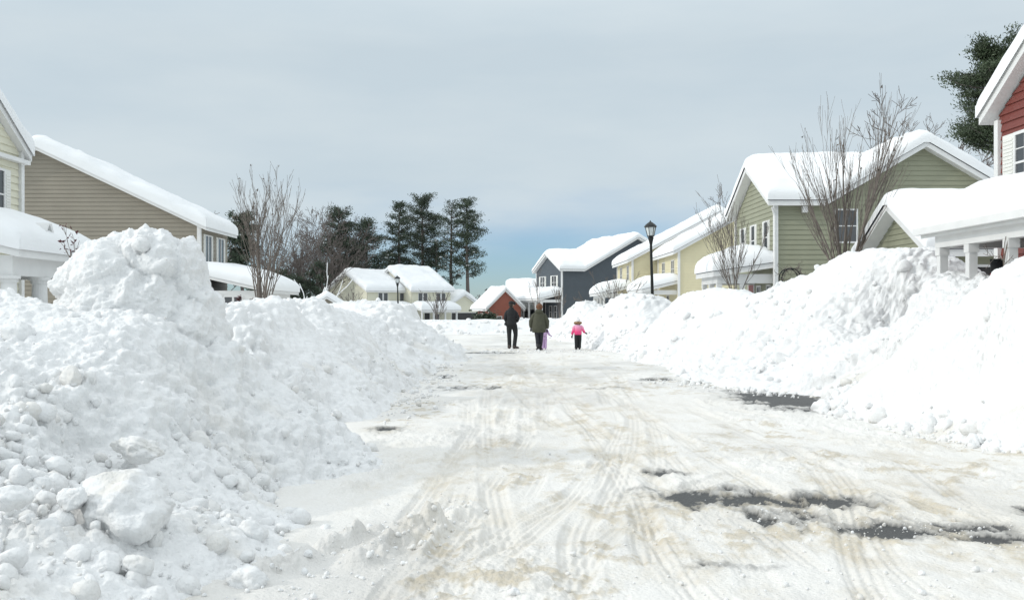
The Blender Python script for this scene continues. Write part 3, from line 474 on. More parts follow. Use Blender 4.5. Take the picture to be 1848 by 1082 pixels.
# ------------------------------------------------------------------ houses (local frame: u into the lot, v along the street away from the camera)
class House:
    def __init__(s, name, label, cat, loc, rz=0, mirror=False, siding='green_siding', course=.2):
        s.root = empty(name, loc, rz); tag(s.root, label, cat); s.m = mirror; s.sid = siding; s.course = course; s.trim = MB(mirror); s.snow = None
    def mb(s): return MB(s.m)
    def wall(s, p0, p1, prof, z0=0, mat_=None, out=1, name='wall'):
        # clapboard wall from p0 to p1, top profile prof = [(s, z)...] with a single peak
        p0, p1 = Vector(p0), Vector(p1); e = (p1-p0); Ln = e.length; e.normalize(); n = Vector((e.y, -e.x))*out
        mb = s.mb(); ss = [q[0] for q in prof]; zs = [q[1] for q in prof]; k = int(np.argmax(zs)); c = s.course
        def span(z):
            a, b = 0, Ln
            if z > zs[0]: a = float(np.interp(z, zs[:k+1], ss[:k+1]))
            if z > zs[-1]: b = float(np.interp(-z, [-q for q in zs[k:]], ss[k:]))
            return a, b
        pt = lambda a, z, o: (p0.x+e.x*a+n.x*o, p0.y+e.y*a+n.y*o, z)
        brk = sorted(set([round(z0+i*c, 4) for i in range(int((max(zs)-z0)/c)+1)]+[round(z, 4) for z in zs]))
        for za, zb in zip(brk[:-1], brk[1:]):
            if zb-za < .004: continue
            a0, b0 = span(za+1e-4); a1, b1 = span(zb-1e-4); fr = ((za-z0)/c+1e-3) % 1; oa = .03*(1-fr)+.004; ob = .03*(1-min(1, fr+(zb-za)/c))+.004
            if b1 < a1: b1 = a1 = (a1+b1)/2
            mb.poly([pt(a0, za, oa), pt(b0, za, oa), pt(b1, zb, ob), pt(a1, zb, ob)]); mb.poly([pt(a0, za, 0), pt(b0, za, 0), pt(b0, za, oa), pt(a0, za, oa)])
        o = mb.build(name, mat_ or s.sid, s.root); return (tuple(p0), tuple(e), tuple(n))
    def window(s, wl, c, z0, w, h, shutters=True, pair=False, rail=True, pane='glass', sw=.22, mull=.05, grid=0):
        o, e, n = wl; t = .06; mb = s.mb(); 
        for (a, b, za, zb) in ((c-w/2-t, c-w/2, z0-t, z0+h+t), (c+w/2, c+w/2+t, z0-t, z0+h+t), (c-w/2, c+w/2, z0-t, z0), (c-w/2, c+w/2, z0+h, z0+h+t)): mb.obox(o, e, n, a, b, za, zb, .0, .06)
        if pair: mb.obox(o, e, n, c-mull, c+mull, z0, z0+h, .0, .055)
        if rail: mb.obox(o, e, n, c-w/2, c+w/2, z0+h*.5-.02, z0+h*.5+.02, .0, .05)
        for i in range(grid):
            a = c-w/2+w*(i+1)/(grid+1); mb.obox(o, e, n, a-.01, a+.01, z0, z0+h, .0, .045)
        if grid:
            for q in (.25, .75): mb.obox(o, e, n, c-w/2, c+w/2, z0+h*q-.01, z0+h*q+.01, 0, .044)
        f = mb.build('window', 'white_trim', s.root); p = s.mb(); p.obox(o, e, n, c-w/2, c+w/2, z0, z0+h, .0, .034); p.build('pane', pane, f)
        if shutters:
            for sg in (-1, 1):
                m = s.mb(); a, b = sorted((c+sg*(w/2+t+.01), c+sg*(w/2+t+.01+sw))); m.obox(o, e, n, a, b, z0-t, z0+h+t, 0, .045)
                for i in range(int(h/.07)): m.obox(o, e, n, a+.03, b-.03, z0-t+.06+i*.07, z0-t+.10+i*.07, .045, .058)
                m.build('shutter', 'shutter_paint', f)
        return f
    def door(s, wl, c, z0, w, h, m='dark_door', name='door'):
        o, e, n = wl; mb = s.mb(); t = .07
        for (a, b, za, zb) in ((c-w/2-t, c-w/2, z0, z0+h+t), (c+w/2, c+w/2+t, z0, z0+h+t), (c-w/2, c+w/2, z0+h, z0+h+t)): mb.obox(o, e, n, a, b, za, zb, 0, .06)
        f = mb.build(name, 'white_trim', s.root); p = s.mb(); p.obox(o, e, n, c-w/2, c+w/2, z0, z0+h, 0, .036)
        k = max(1, int(h/.5))
        for i in range(1, k+1): p.obox(o, e, n, c-w/2+.05, c+w/2-.05, z0+(i-1)*h/k+.05, z0+i*h/k-.05, .036, .042)
        p.build('panel', m, f); return f
    def corner(s, u, v, z0, z1, w=.1, name='corner_board'):
        mb = s.mb(); mb.box(u-w/2-.03, u+w/2, v-w/2-.03, v+w/2, z0, z1); mb.build(name, 'white_trim', s.root)
    def roof(s, comps, T=.55, r=.8, edge=.42, seed=1, gutter=True, blur=3, name='roof', step=.22, snow=True, shm='shingle'):
        # comps: (u0,u1,v0,v1,axis,[(c,z)...]) the profile runs across the axis
        mb = s.mb(); sh = s.mb(); th = .2
        for (u0, u1, v0, v1, ax, pr) in comps:
            for (M, t0, t1, e) in ((mb, -th, 0, 0), (sh, .002, .022, .01)):
                a0, a1 = ((v0, v1) if ax == 'v' else (u0, u1)); a0 -= e; a1 += e
                q = (lambda c, a, z: (c, a, z)) if ax == 'v' else (lambda c, a, z: (a, c, z))
                for (c0, z0), (c1, z1) in zip(pr[:-1], pr[1:]):
                    if e and (c0, z0) == pr[0]: c0, z0 = c0-e, z0-e*(z1-z0)/(c1-c0)
                    if e and (c1, z1) == pr[-1]: c1, z1 = c1+e, z1+e*(z1-z0)/(c1-c0)
                    P8 = [q(c0, a0, z0+t0), q(c1, a0, z1+t0), q(c1, a1, z1+t0), q(c0, a1, z0+t0), q(c0, a0, z0+t1), q(c1, a0, z1+t1), q(c1, a1, z1+t1), q(c0, a1, z0+t1)]
                    M.hexa(P8)
        ro_ = mb.build(name, 'white_trim', s.root); sh.build('shingles', shm, ro_)
        if not snow: return ro_
        X = set(); Yy = set(); E = .05
        C2 = [(u0-E, u1+E, v0-E, v1+E, ax, pr) for (u0, u1, v0, v1, ax, pr) in comps]
        def ticks(vals):
            vals = sorted(vals); o = []
            for a, b in zip(vals[:-1], vals[1:]):
                if b-a < .02: continue
                k = max(1, int(round((b-a)/step))); o += list(np.linspace(a, b, k, endpoint=False))
            return np.array(o+[vals[-1]])
        near = lambda a, b: [a, a+.04, a+.12, b-.12, b-.04, b]
        xs = ticks(sum([near(c[0], c[1]) for c in C2], [])); ys = ticks(sum([near(c[2], c[3]) for c in C2], []))
        GX, GY = np.meshgrid(xs, ys); base = np.full(GX.shape, -99.)
        for (u0, u1, v0, v1, ax, pr) in C2:
            cc = GX if ax == 'v' else GY; c_ = [p[0] for p in pr]; z_ = [p[1] for p in pr]; z = np.interp(cc, c_, z_)
            ins = (GX >= u0-1e-6) & (GX <= u1+1e-6) & (GY >= v0-1e-6) & (GY <= v1+1e-6); base = np.where(ins, np.maximum(base, z), base)
        ok = base > -50; mx_, my_ = (GX[:-1, :-1]+GX[1:, 1:])/2, (GY[:-1, :-1]+GY[1:, 1:])/2; cell = np.zeros(mx_.shape, bool)
        for (u0, u1, v0, v1, ax, pr) in C2: cell |= (mx_ > u0) & (mx_ < u1) & (my_ > v0) & (my_ < v1)
        cnt = np.zeros(GX.shape); cnt[:-1, :-1] += cell; cnt[1:, :-1] += cell; cnt[:-1, 1:] += cell; cnt[1:, 1:] += cell
        bd = (cnt > 0) & (cnt < 4); bx, by = GX[bd], GY[bd]; d = np.full(GX.shape, 9.)
        fl = np.where(cnt > 0)
        for i, j in zip(*fl): d[i, j] = np.sqrt(((bx-GX[i, j])**2+(by-GY[i, j])**2).min())
        sm = base.copy()
        for _ in range(blur*3):
            q = sm.copy(); g = cnt == 4; a = np.zeros_like(sm); a[1:-1, 1:-1] = (sm[:-2, 1:-1]+sm[2:, 1:-1]+sm[1:-1, :-2]+sm[1:-1, 2:])/4
            q[g] = a[g]*.6+sm[g]*.4; sm = q
        wob = fbm(GX*.55+seed, GY*.55, 3, seed); prof = np.sqrt(np.clip(1-(1-np.clip(d/(r*(1+.3*wob)), 0, 1))**2, 0, 1))
        low = 0
        top = np.maximum(sm, base)+T*(1+.18*wob)*(edge*(1+.25*fbm(GX*1.3, GY*1.3, 2, seed+5))+(1-edge)*prof)+.03*fbm(GX*1.6, GY*1.6, 3, seed+2)
        idx = np.full(GX.shape, -1); V = []; k = 0
        sgn = -1 if s.m else 1
        for i, j in zip(*fl): idx[i, j] = k; V.append((sgn*GX[i, j], GY[i, j], top[i, j])); k += 1
        Fq = []
        for i, j in zip(*np.where(cell)): Fq.append((idx[i, j], idx[i, j+1], idx[i+1, j+1], idx[i+1, j]))
        edges = {}
        for q in Fq:
            for a, b in zip(q, q[1:]+q[:1]):
                edges[(a, b)] = 1
        bots = {}; lap = -.05 if shm == 'white_trim' else .02
        zb = {idx[i, j]: base[i, j] for i, j in zip(*fl)}
        def bot(a, f):
            key = (a, f)
            if key not in bots:
                x, y, z = V[a]; zz = zb[a]+lap+(z-zb[a]-lap)*f; o = .05*(4*f*(1-f)); 
                bots[key] = len(V); V.append((x, y, zz))
            return bots[key]
        for (a, b) in list(edges):
            if (b, a) in edges: continue
            for f0, f1 in ((1, .5), (.5, 0)):
                A0 = a if f0 == 1 else bot(a, f0); B0 = b if f0 == 1 else bot(b, f0); Fq.append((B0, A0, bot(a, f1), bot(b, f1)))
        if s.m: Fq = [tuple(reversed(q)) for q in Fq]
        npmesh('roof_snow', V, Fq, 'roof_snow', ro_)
        return ro_
    def columns(s, pts, z0, z1, w=.16, round_=False, name='column'):
        for (u, v) in pts:
            mb = s.mb()
            if round_: mb.tube([(u, v, z0), (u, v, z0+.1), (u, v, z0+.101), (u, v, (z0+z1)/2), (u, v, z1-.14), (u, v, z1-.139), (u, v, z1-.07), (u, v, z1-.069), (u, v, z1)], [w*.75, w*.75, w*.55, w*.53, w*.47, w*.56, w*.56, w*.7, w*.7], 20); mb.build(name, 'white_trim', s.root, False)
            else:
                mb.box(u-w/2, u+w/2, v-w/2, v+w/2, z0, z1); mb.box(u-w/2-.02, u+w/2+.02, v-w/2-.02, v+w/2+.02, z1-.14, z1-.002); mb.build(name, 'white_trim', s.root)
    def slab(s, name, m, *b):
        mb = s.mb()
        for q in b: mb.box(*q)
        return mb.build(name, m, s.root)
def gable(c0, c1, ze, zr): return [(c0, ze), ((c0+c1)/2, zr), (c1, ze)]

# --- green house: cross gable towards the street, long side towards the camera
def cross_gable(h, wf, fl, hw, ze, zr, zf, L_, wins, seed):
    # wf: width (v) of the front wing, fl: its flat eave length, hw: half width of the main roof
    ov = .4; pk = fl+hw; sl_ = (zr-ze)/hw; back = pk+hw
    wl_side = h.wall((0, 0), (back-.4, 0), [(0, ze-.12), (fl+.3, ze-.12), (pk, zr-.16), (back-.4, ze+.12)], 0)
    wl_front = h.wall((0, wf), (0, 0), [(0, ze-.05), (wf/2, zf-.2), (wf, ze-.05)], 0)
    h.wall((fl, L_), (fl, wf), [(0, ze-.1), (L_-wf, ze-.1)], 0); h.wall((back-.4, 0), (back-.4, L_), [(0, ze+.1), (L_, ze+.1)], 0)
    h.wall((back-.4, L_), (fl, L_), [(0, ze-.1), (back-.4-pk, zr-.25), (back-.4-fl, ze-.1)], 0)
    h.corner(0, 0, 0, ze-.15, .13); h.corner(0, wf, 0, ze-.15, .13)
    comps = [(fl-.0, back, -ov, L_+ov, 'v', [(fl, ze), (pk, zr), (back, ze)]), (-ov, fl+.05, -ov, wf+ov, 'u', [(-ov, ze), (wf/2, zf), (wf+ov, ze)]), (fl+.05, pk-.8, .06, wf+ov, 'u', [(.06, ze+(zf-ze)*(ov+.06)/(wf/2+ov)), (wf/2, zf), (wf+ov, ze)])]
    h.roof(comps, T=.62, r=.9, seed=seed)
    for (c, z, w, hh) in wins: h.window(wl_front, c, z, w, hh)
    return wl_side, wl_front
green = House('green_house', 'two storey sage green house with a snow-laden cross gable roof and arched porch snow', 'house', (10.7, 38.5, 0), siding='green_siding', course=.19)
ws, wf_ = cross_gable(green, 6.3, 1.8, 3.85, 5.65, 7.9, 7.4, 12, [(1.25, 3.75, .52, 1.2), (3.0, 3.75, .52, 1.2), (5.0, 3.75, .52, 1.2)], 3)
green.window(ws, 2.7, 4.1, .78, 1.2, shutters=False, pane='screen')
mb = green.mb(); mb.tube([(-.06, -.07, .3), (-.06, -.07, 5.1), (-.2, -.2, 5.4)], .045, 8); mb.build('downpipe', 'white_trim', green.root)
green.slab('soffit_light', 'white_trim', (.95, 1.15, -.3, -.12, 5.2, 5.44))
green.slab('porch_floor', 'stone', (-2.2, -.02, .3, 3.3, 0, .45))
green.slab('porch_beam', 'white_trim', (-2.2, -2.02, .3, 3.3, 2.5, 2.86), (-2.01, -.03, .3, .48, 2.5, 2.86), (-2.01, -.03, 3.12, 3.3, 2.5, 2.86))
green.columns([(-2.1, .42), (-1.2, .42), (-2.1, 1.8), (-2.1, 3.2)], .45, 2.5)
green.roof([(-2.4, -.03, .05, 3.5, 'v', [(-2.4, 2.95), (-.03, 3.3)])], T=.95, r=1.6, edge=.18, seed=9, name='porch_roof')
green.window(wf_, 5.4, .9, .5, 1.5, shutters=False); green.window(wf_, 3.9, .9, .5, 1.5, shutters=False); green.door(wf_, 2.7, .5, .9, 2.1, 'red_door')
# --- green garage
gg = House('garage', 'low sage green garage whose gable carries a thick snow cap, before the green house', 'garage', (11.9, 27, 0), siding='green_siding', course=.17)
w1 = gg.wall((0, 5.0), (0, 0), [(0, 3.1), (2.5, 4.45), (5.0, 3.1)]); w2 = gg.wall((0, 0), (2.9, 0), [(0, 3.05), (2.9, 3.05)]); gg.wall((2.9, 0), (2.9, 5), [(0, 3.05), (5, 3.05)])
gg.roof([(-.45, 3.1, -.35, 5.35, 'u', [(-.35, 3.12), (2.5, 4.62), (5.35, 3.12)])], T=.5, r=.7, seed=13); gg.corner(0, 0, 0, 3.0)
gg.door(w1, 2.5, 0, 4.2, 2.6, name='garage_door'); gg.door(w2, 1.3, 0, 2.1, 2.65, name='garage_door')
mb = gg.mb()
for sg in (-.09, .09): mb.tube([(-.03, 3.05-1.0, 2.98), (-.16, 3.05-1.0+sg, 2.98), (-.28, 3.05-1.0+sg*2.2, 2.93)], [.03, .05, .075], 10)
mb.build('flood_light', 'white_trim', gg.root)
# --- red house at the right edge
red = House('red_house', 'barn red two storey house at the right edge with a columned porch', 'house', (9.8, 13.0, 0), siding='red_siding', course=.16)
rf = red.wall((0, 6.5), (0, 0), [(0, 5.3), (3.25, 7.25), (6.5, 5.3)]); red.wall((8, 6.5), (0, 6.5), [(0, 5.3), (8, 5.3)]); red.wall((0, 0), (8, 0), [(0, 5.3), (8, 5.3)]); red.wall((8, 0), (8, 6.5), [(0, 5.3), (3.25, 7.25), (6.5, 5.3)])
red.corner(0, 6.5, 0, 5.2, .12)
red.roof([(-.27, 8.4, -.3, 6.8, 'u', [(-.3, 5.37), (3.25, 7.5), (6.8, 5.37)])], T=.42, r=.5, edge=.5, seed=17, shm='white_trim')
red.window(rf, 1.15, 3.75, .95, 1.05, sw=.42, grid=2); red.window(rf, 3.6, 3.75, .95, 1.05, sw=.42, grid=2); red.window(rf, 1.6, 1.0, .9, 1.4, shutters=False, grid=2)
red.slab('porch_floor', 'stone', (-2.0, -.02, .3, 5.0, 0, .45))
red.slab('porch_beam', 'white_trim', (-1.95, -1.77, .4, 4.95, 2.62, 2.9), (-1.76, -.03, 4.77, 4.95, 2.62, 2.9), (-1.76, -.03, .4, .58, 2.62, 2.9))
red.columns([(-1.86, 4.85), (-1.86, 3.75), (-1.86, 2.45), (-1.86, 1.0)], .45, 2.62, .14)
red.slab('gutter', 'white_trim', (-2.24, -2.115, .1, 5.22, 2.86, 2.98))
red.roof([(-2.1, -.03, .1, 5.2, 'v', [(-2.1, 3.0), (-.03, 3.55)])], T=.5, r=.7, edge=.35, seed=19, name='porch_roof', shm='white_trim')
# --- cream duplex down the street on the right
def side_gable(name, label, loc, L_, hw, ze, zr, siding, wins, seed, porch=None, mirror=False, T=.6, rz=0, course=.2):
    h = House(name, label, 'house', loc, rz, mirror=mirror, siding=siding, course=course); W2 = 2*hw
    a = h.wall((0, 0), (W2, 0), [(0, ze-.1), (hw, zr-.2), (W2, ze-.1)]); b = h.wall((0, L_), (0, 0), [(0, ze-.1), (L_, ze-.1)]); h.wall((W2, 0), (W2, L_), [(0, ze-.1), (L_, ze-.1)]); h.wall((W2, L_), (0, L_), [(0, ze-.1), (hw, zr-.2), (W2, ze-.1)])
    h.corner(0, 0, 0, ze-.12, .13); h.corner(0, L_, 0, ze-.12, .13); sl_ = (zr-ze)/hw; ov = .45
    h.roof([(-ov, W2+ov, -.35, L_+.35, 'v', [(-ov, ze-ov*sl_), (hw, zr), (W2+ov, ze-ov*sl_)])], T=T, r=.8, seed=seed)
    for (c, z, w, hh) in wins: h.window(b, c, z, w, hh, shutters=False, pair=True)
    if porch:
        v0, v1, dep, z0, z1, TT = porch; h.slab('porch_floor', 'stone', (-dep, -.02, v0, v1, 0, .4)); h.slab('porch_beam', 'white_trim', (-dep, -dep+.18, v0, v1, z0-.35, z0-.04), (-dep+.181, -.03, v0, v0+.18, z0-.35, z0-.04))
        k = max(2, int((v1-v0)/2)); h.columns([(-dep+.09, v0+.1+(v1-v0-.2)*i/k) for i in range(k+1)], .4, z0-.35)
        h.roof([(-dep-.3, -.03, v0-.25, v1+.2, 'v', [(-dep-.3, z0), (-.03, z1)])], T=TT, r=1.3, edge=.25, seed=seed+4, name='porch_roof')
        h.door(b, L_*.5, .4, .95, 2.1)
    return h, a, b
side_gable('cream_house', 'pale cream house unit with a sweeping snow roof, directly left of the green house', (12.3, 68, -.1), 8.6, 6.2, 5.7, 9.1, 'cream_siding', [(2.4, 3.8, 1.1, 1.15), (6.3, 3.8, 1.1, 1.15)], 23, porch=(.6, 7.8, 2.2, 2.9, 3.5, .8))
side_gable('cream_house', 'pale cream house unit further down the street, just right of the slate blue house', (10.4, 77.4, -.2), 9.6, 6.7, 5.65, 9.2, 'cream_siding', [(2.6, 3.9, 1.1, 1.15), (7.0, 3.9, 1.1, 1.15)], 27, porch=(1.2, 9, 2.2, 2.9, 3.5, .8))
# --- slate blue house, turned a little away
blue = House('blue_house', 'slate blue house with white shuttered windows and a snowy cross gable', 'house', (6.6, 104, -.2), R(18), siding='blue_siding', course=.2)
ws, bf = cross_gable(blue, 7.6, 2.4, 6.2, 5.75, 9.3, 7.55, 12, [], 31)
for c in (1.9, 5.4): blue.window(bf, c, 3.75, 1.25, 1.35, pair=True, sw=.38)
blue.window(ws, 6.3, 3.3, 1.1, 1.1, shutters=False, pane='screen'); blue.window(ws, 2.0, .6, .8, 1.0, shutters=False)
blue.slab('porch_floor', 'stone', (-2.2, -.02, .3, 7, 0, .4)); blue.slab('porch_beam', 'white_trim', (-2.2, -2.02, .3, 7.2, 2.3, 2.6), (-2.01, -.03, .3, .48, 2.3, 2.6))
blue.columns([(-2.1, .42), (-2.1, 2.2), (-2.1, 4.3), (-2.1, 7)], .4, 2.3); blue.roof([(-2.6, -.03, .0, 7.5, 'v', [(-2.6, 2.7), (-.03, 3.3)])], T=1.0, r=1.6, edge=.25, seed=33, name='porch_roof')
blue.window(bf, 5.8, .7, .7, 1.2, shutters=False); blue.window(bf, 4.4, .7, .7, 1.2, shutters=False); blue.door(bf, 2.4, .4, .9, 2.0)
# --- brick red garage and the low white porch beside it
rg = House('red_garage', 'low brick red garage with a peaked gable under thick snow, behind the man in black', 'garage', (*P(882, 555, 106)[:2], -1.2), R(22), siding='brick_red', course=.25)
a = rg.wall((0, 0), (3.7, 0), [(0, 2.8), (1.85, 4.5), (3.7, 2.8)]); b = rg.wall((0, 3.2), (0, 0), [(0, 2.8), (3.2, 2.8)]); rg.wall((3.7, 0), (3.7, 3.2), [(0, 2.8), (3.2, 2.8)])
rg.roof([(-.4, 4.1, -.3, 4.4, 'v', [(-.4, 2.6), (1.85, 4.72), (4.1, 2.6)])], T=.4, r=.7, seed=37)
rg.window(a, 1.2, .9, .5, .9, shutters=False); rg.window(b, 1.3, 1.6, .7, .5, shutters=False)
wp = House('white_porch_cottage', 'low cottage with white porch posts under deep snow, right of the brick red garage', 'house', (*P(920, 555, 112)[:2], -1.1), R(0), siding='blue_siding', course=.25)
a = wp.wall((0, 0), (7, 0), [(0, 2.7), (7, 2.7)]); b = wp.wall((0, 8), (0, 0), [(0, 2.7), (8, 2.7)])
wp.roof([(-.4, 7.0, -.3, 8, 'u', [(-.3, 2.8), (4, 5.4), (8, 2.8)])], T=.7, r=1, seed=41)
wp.slab('porch_beam', 'white_trim', (.6, 6.4, -2.2, -2.0, 2.45, 2.75)); wp.columns([(.7, -2.1), (1.5, -2.1), (2.1, -2.1), (3.6, -2.1), (5.0, -2.1), (6.3, -2.1)], .2, 2.45, .2)
wp.roof([(.3, 6.7, -2.5, -.03, 'u', [(-2.5, 2.85), (-.03, 3.5)])], T=1.0, r=1.5, edge=.2, seed=43, name='porch_roof')
wp.window(a, 4.1, .9, .6, 1.2, shutters=False); wp.window(a, 5.4, .9, .6, 1.2, shutters=False); wp.door(a, 1.8, .2, .8, 2.1)
# --- cream duplex at the far left, turned 40 degrees
TH = R(40)
def yellow(name, label, cx, cy, L_, hw, ze, zr, siding_front, wins, seed, pv, gx=True):
    # local: v back into lot, u to the right along the front
    h = House(name, label, 'house', (cx, cy, -1.5), TH, siding='cream_siding_pale', course=.22)
    h.wall((0, 2*hw), (0, 0), [(0, ze-.1), (hw, zr-.2), (2*hw, ze-.1)]); f_ = h.wall((0, 0), (L_, 0), [(0, ze-.1), (L_, ze-.1)]); h.wall((L_, 0), (L_, 2*hw), [(0, ze-.1), (hw, zr-.2), (2*hw, ze-.1)])
    h.roof([(-.4, L_+.4, -.45, 2*hw+.45, 'u', [(-.45, ze-.2), (hw, zr), (2*hw+.45, ze-.2)])], T=.75, r=.9, seed=seed)
    for c in wins: h.window(f_, c, 3.95, 1.5, 1.15, shutters=False, pair=True, rail=False, pane='screen', mull=.12)
    if pv:
        v0, v1 = pv; h.slab('porch_beam', 'white_trim', (v0, v1, -2.0, -1.82, 2.35, 2.65)); k = 3; h.columns([(v0+.1+(v1-v0-.2)*i/k, -1.9) for i in range(k+1)], .3, 2.35, .2)
        h.roof([(v0-.3, v1+.3, -2.4, -.03, 'u', [(-2.4, 2.75), (-.03, 3.2)])], T=.95, r=1.1, edge=.3, seed=seed+1, name='porch_roof')
        h.window(f_, (v0+v1)/2+.9, .9, .8, 1.2, shutters=False); h.door(f_, (v0+v1)/2-.8, .3, .9, 2.0)
    return h
u_ = Vector((math.cos(TH), math.sin(TH))); n_ = Vector((math.sin(TH), -math.cos(TH))); b0 = Vector((-18.2, 138))
yellow('cream_house', 'left unit of the distant cream duplex with a full gable facing the sun', b0.x, b0.y, 8.3, 5.2, 5.6, 8.0, None, (2.6, 6.2), 47, (.6, 6.0))
c1 = b0+n_*2+u_*6.1
yellow('cream_house', 'right unit of the distant cream duplex, standing forward and taller', c1.x, c1.y, 6.8, 5.4, 5.65, 8.6, None, (1.9, 5.1), 49, (.3, 6.6))
c2 = b0+n_*1.2+u_*12.95
h = House('cream_garage', 'distant cream garage with a wide dark door, right of the cream duplex', 'garage', (c2.x, c2.y, -1.5), TH, siding='cream_siding_pale', course=.22)
f_ = h.wall((0, 0), (6, 0), [(0, 3.35), (3, 4.9), (6, 3.35)]); h.wall((0, 6), (0, 0), [(0, 3.3), (6, 3.3)]); h.roof([(-.5, 6.5, -.4, 6.3, 'v', [(-.5, 3.1), (3, 5.05), (6.5, 3.1)])], T=.8, r=.9, seed=53); h.door(f_, 3, 0, 4.4, 2.3, name='garage_door')
# small garage left of the duplex
x, y, z = P(542, 560, 100)
h = House('tan_garage', 'small tan garage half hidden by twigs and drifts, left of the cream duplex', 'garage', (x, y, -1.2), R(12), siding='taupe_siding', course=.22)
h.wall((0, 0), (5.2, 0), [(0, 2.2), (2.6, 3.7), (5.2, 2.2)]); h.wall((0, 7), (0, 0), [(0, 2.2), (7, 2.2)]); h.wall((5.2, 0), (5.2, 7), [(0, 2.2), (7, 2.2)]); h.roof([(-.5, 5.7, -.4, 7, 'v', [(-.5, 2.0), (2.6, 3.85), (5.7, 2.0)])], T=.6, r=.8, seed=57)
# --- taupe house on the left (mirrored: u grows to the left)
tp = House('taupe_house', 'taupe sided house on the left with one long snow-covered roof slope', 'house', (-14.3, 47.6, 0), mirror=True, siding='taupe_siding', course=.2)
hw = 7.7; ze = 5.62; zr = 9.25; Lt = 4.9
a = tp.wall((0, 0), (2*hw, 0), [(0, ze-.1), (hw, zr-.2), (2*hw, ze-.1)]); b = tp.wall((0, Lt), (0, 0), [(0, ze-.1), (Lt, ze-.1)]); tp.wall((2*hw, 0), (2*hw, Lt), [(0, ze-.1), (Lt, ze-.1)])
tp.corner(0, 0, 0, ze-.12, .14); tp.roof([(-.45, 2*hw+.45, -.4, Lt+.3, 'v', [(-.45, ze-.21), (hw, zr), (2*hw+.45, ze-.21)])], T=.62, r=.8, seed=61, shm='white_trim')
for c in (3.5, 1.3): tp.window(b, c, 3.55, .95, 1.5, shutters=True, pair=True, rail=False, sw=.25)
tp.slab('front_room', 'white_trim', (-3.3, -.03, -.8, 5.0, 0, 2.35))
tp.roof([(-3.7, -.03, -1.1, 5.3, 'v', [(-3.7, 2.42), (-.03, 3.25)])], T=.75, r=1.9, edge=.2, seed=63, name='front_room_roof', shm='white_trim')
wl = ((-1.0-2.2, -.8), (1, 0), (0, -1)); tp.window(wl, 1.35, 1.3, .8, .75, shutters=False, pair=True, pane='screen'); tp.door(wl, 2.3, .2, .8, 1.9)
# --- cream house at the left edge
cl = House('cream_house', 'cream house at the left edge with round porch columns and a buried dormer', 'house', (-12.2, 18.9, 0), mirror=True, siding='cream_siding_pale', course=.18)
f_ = cl.wall((0, 6.5), (0, 0), [(0, 5.45), (3.25, 7.4), (6.5, 5.45)]); bk = cl.wall((8, 6.5), (0, 6.5), [(0, 5.45), (8, 5.45)]); a = cl.wall((0, 0), (8, 0), [(0, 5.45), (8, 5.45)])
cl.corner(0, 6.5, 0, 5.5, .13)
cl.roof([(-.2, 8.4, -.25, 6.75, 'u', [(-.25, 5.5), (3.25, 7.7), (6.75, 5.5)])], T=.55, r=.6, edge=.4, seed=71, shm='white_trim')
mb = cl.mb(); mb.box(-.19, -.02, .0, 6.7, 5.2, 5.3); mb.build('cornice', 'white_trim', cl.root)
cl.window(f_, 1.3, 3.75, .8, 1.15, sw=.28); cl.window(f_, 3.8, 3.75, .8, 1.15, sw=.28)
cl.slab('porch_floor', 'stone', (-2.5, -.02, .8, 5.7, 0, .5)); cl.slab('porch_beam', 'white_trim', (-2.5, -2.2, 1.0, 4.5, 2.2, 2.6), (-2.19, -.03, 1.0, 1.3, 2.2, 2.6), (-2.19, -.03, 4.2, 4.5, 2.2, 2.6)); cl.slab('porch_ceiling', 'white_trim', (-2.18, -.03, 1.31, 4.19, 2.5, 2.58))
cl.columns([(-2.35, 1.15), (-2.35, 2.5), (-2.35, 3.9), (-.5, 1.15)], .5, 2.2, .32, round_=True)
cl.roof([(-2.75, -.03, .75, 4.6, 'v', [(-2.75, 2.75), (-.03, 3.4)])], T=.62, r=1.6, edge=.2, seed=73, name='porch_roof', shm='white_trim')
mb = cl.mb(); d0 = -2.62; v0 = 1.95; n0_ = 0
mb.hexa([(d0, v0, 3.0), (d0+1.6, v0, 3.35), (d0+1.6, v0+.06, 3.35), (d0, v0+.06, 3.0), (d0, v0+.38, 3.56), (d0+1.6, v0+.38, 3.6), (d0+1.6, v0+.45, 3.6), (d0, v0+.45, 3.6)])
mb.hexa([(d0, v0+.84, 3.0), (d0+1.6, v0+.84, 3.35), (d0+1.6, v0+.9, 3.35), (d0, v0+.9, 3.0), (d0, v0+.451, 3.56), (d0+1.6, v0+.451, 3.6), (d0+1.6, v0+.52, 3.6), (d0, v0+.52, 3.6)])
mb.v = [(x, y, z-.24) for x, y, z in mb.v]; dm = mb.build('dormer', 'white_trim', cl.root); mb = cl.mb(); mb.poly([(d0+.12, v0+.05, 3.0), (d0+.12, v0+.85, 3.0), (d0+.12, v0+.45, 3.5)]); mb.v = [(x, y, z-.24) for x, y, z in mb.v]; mb.build('dormer_face', 'cream_siding_pale', dm)
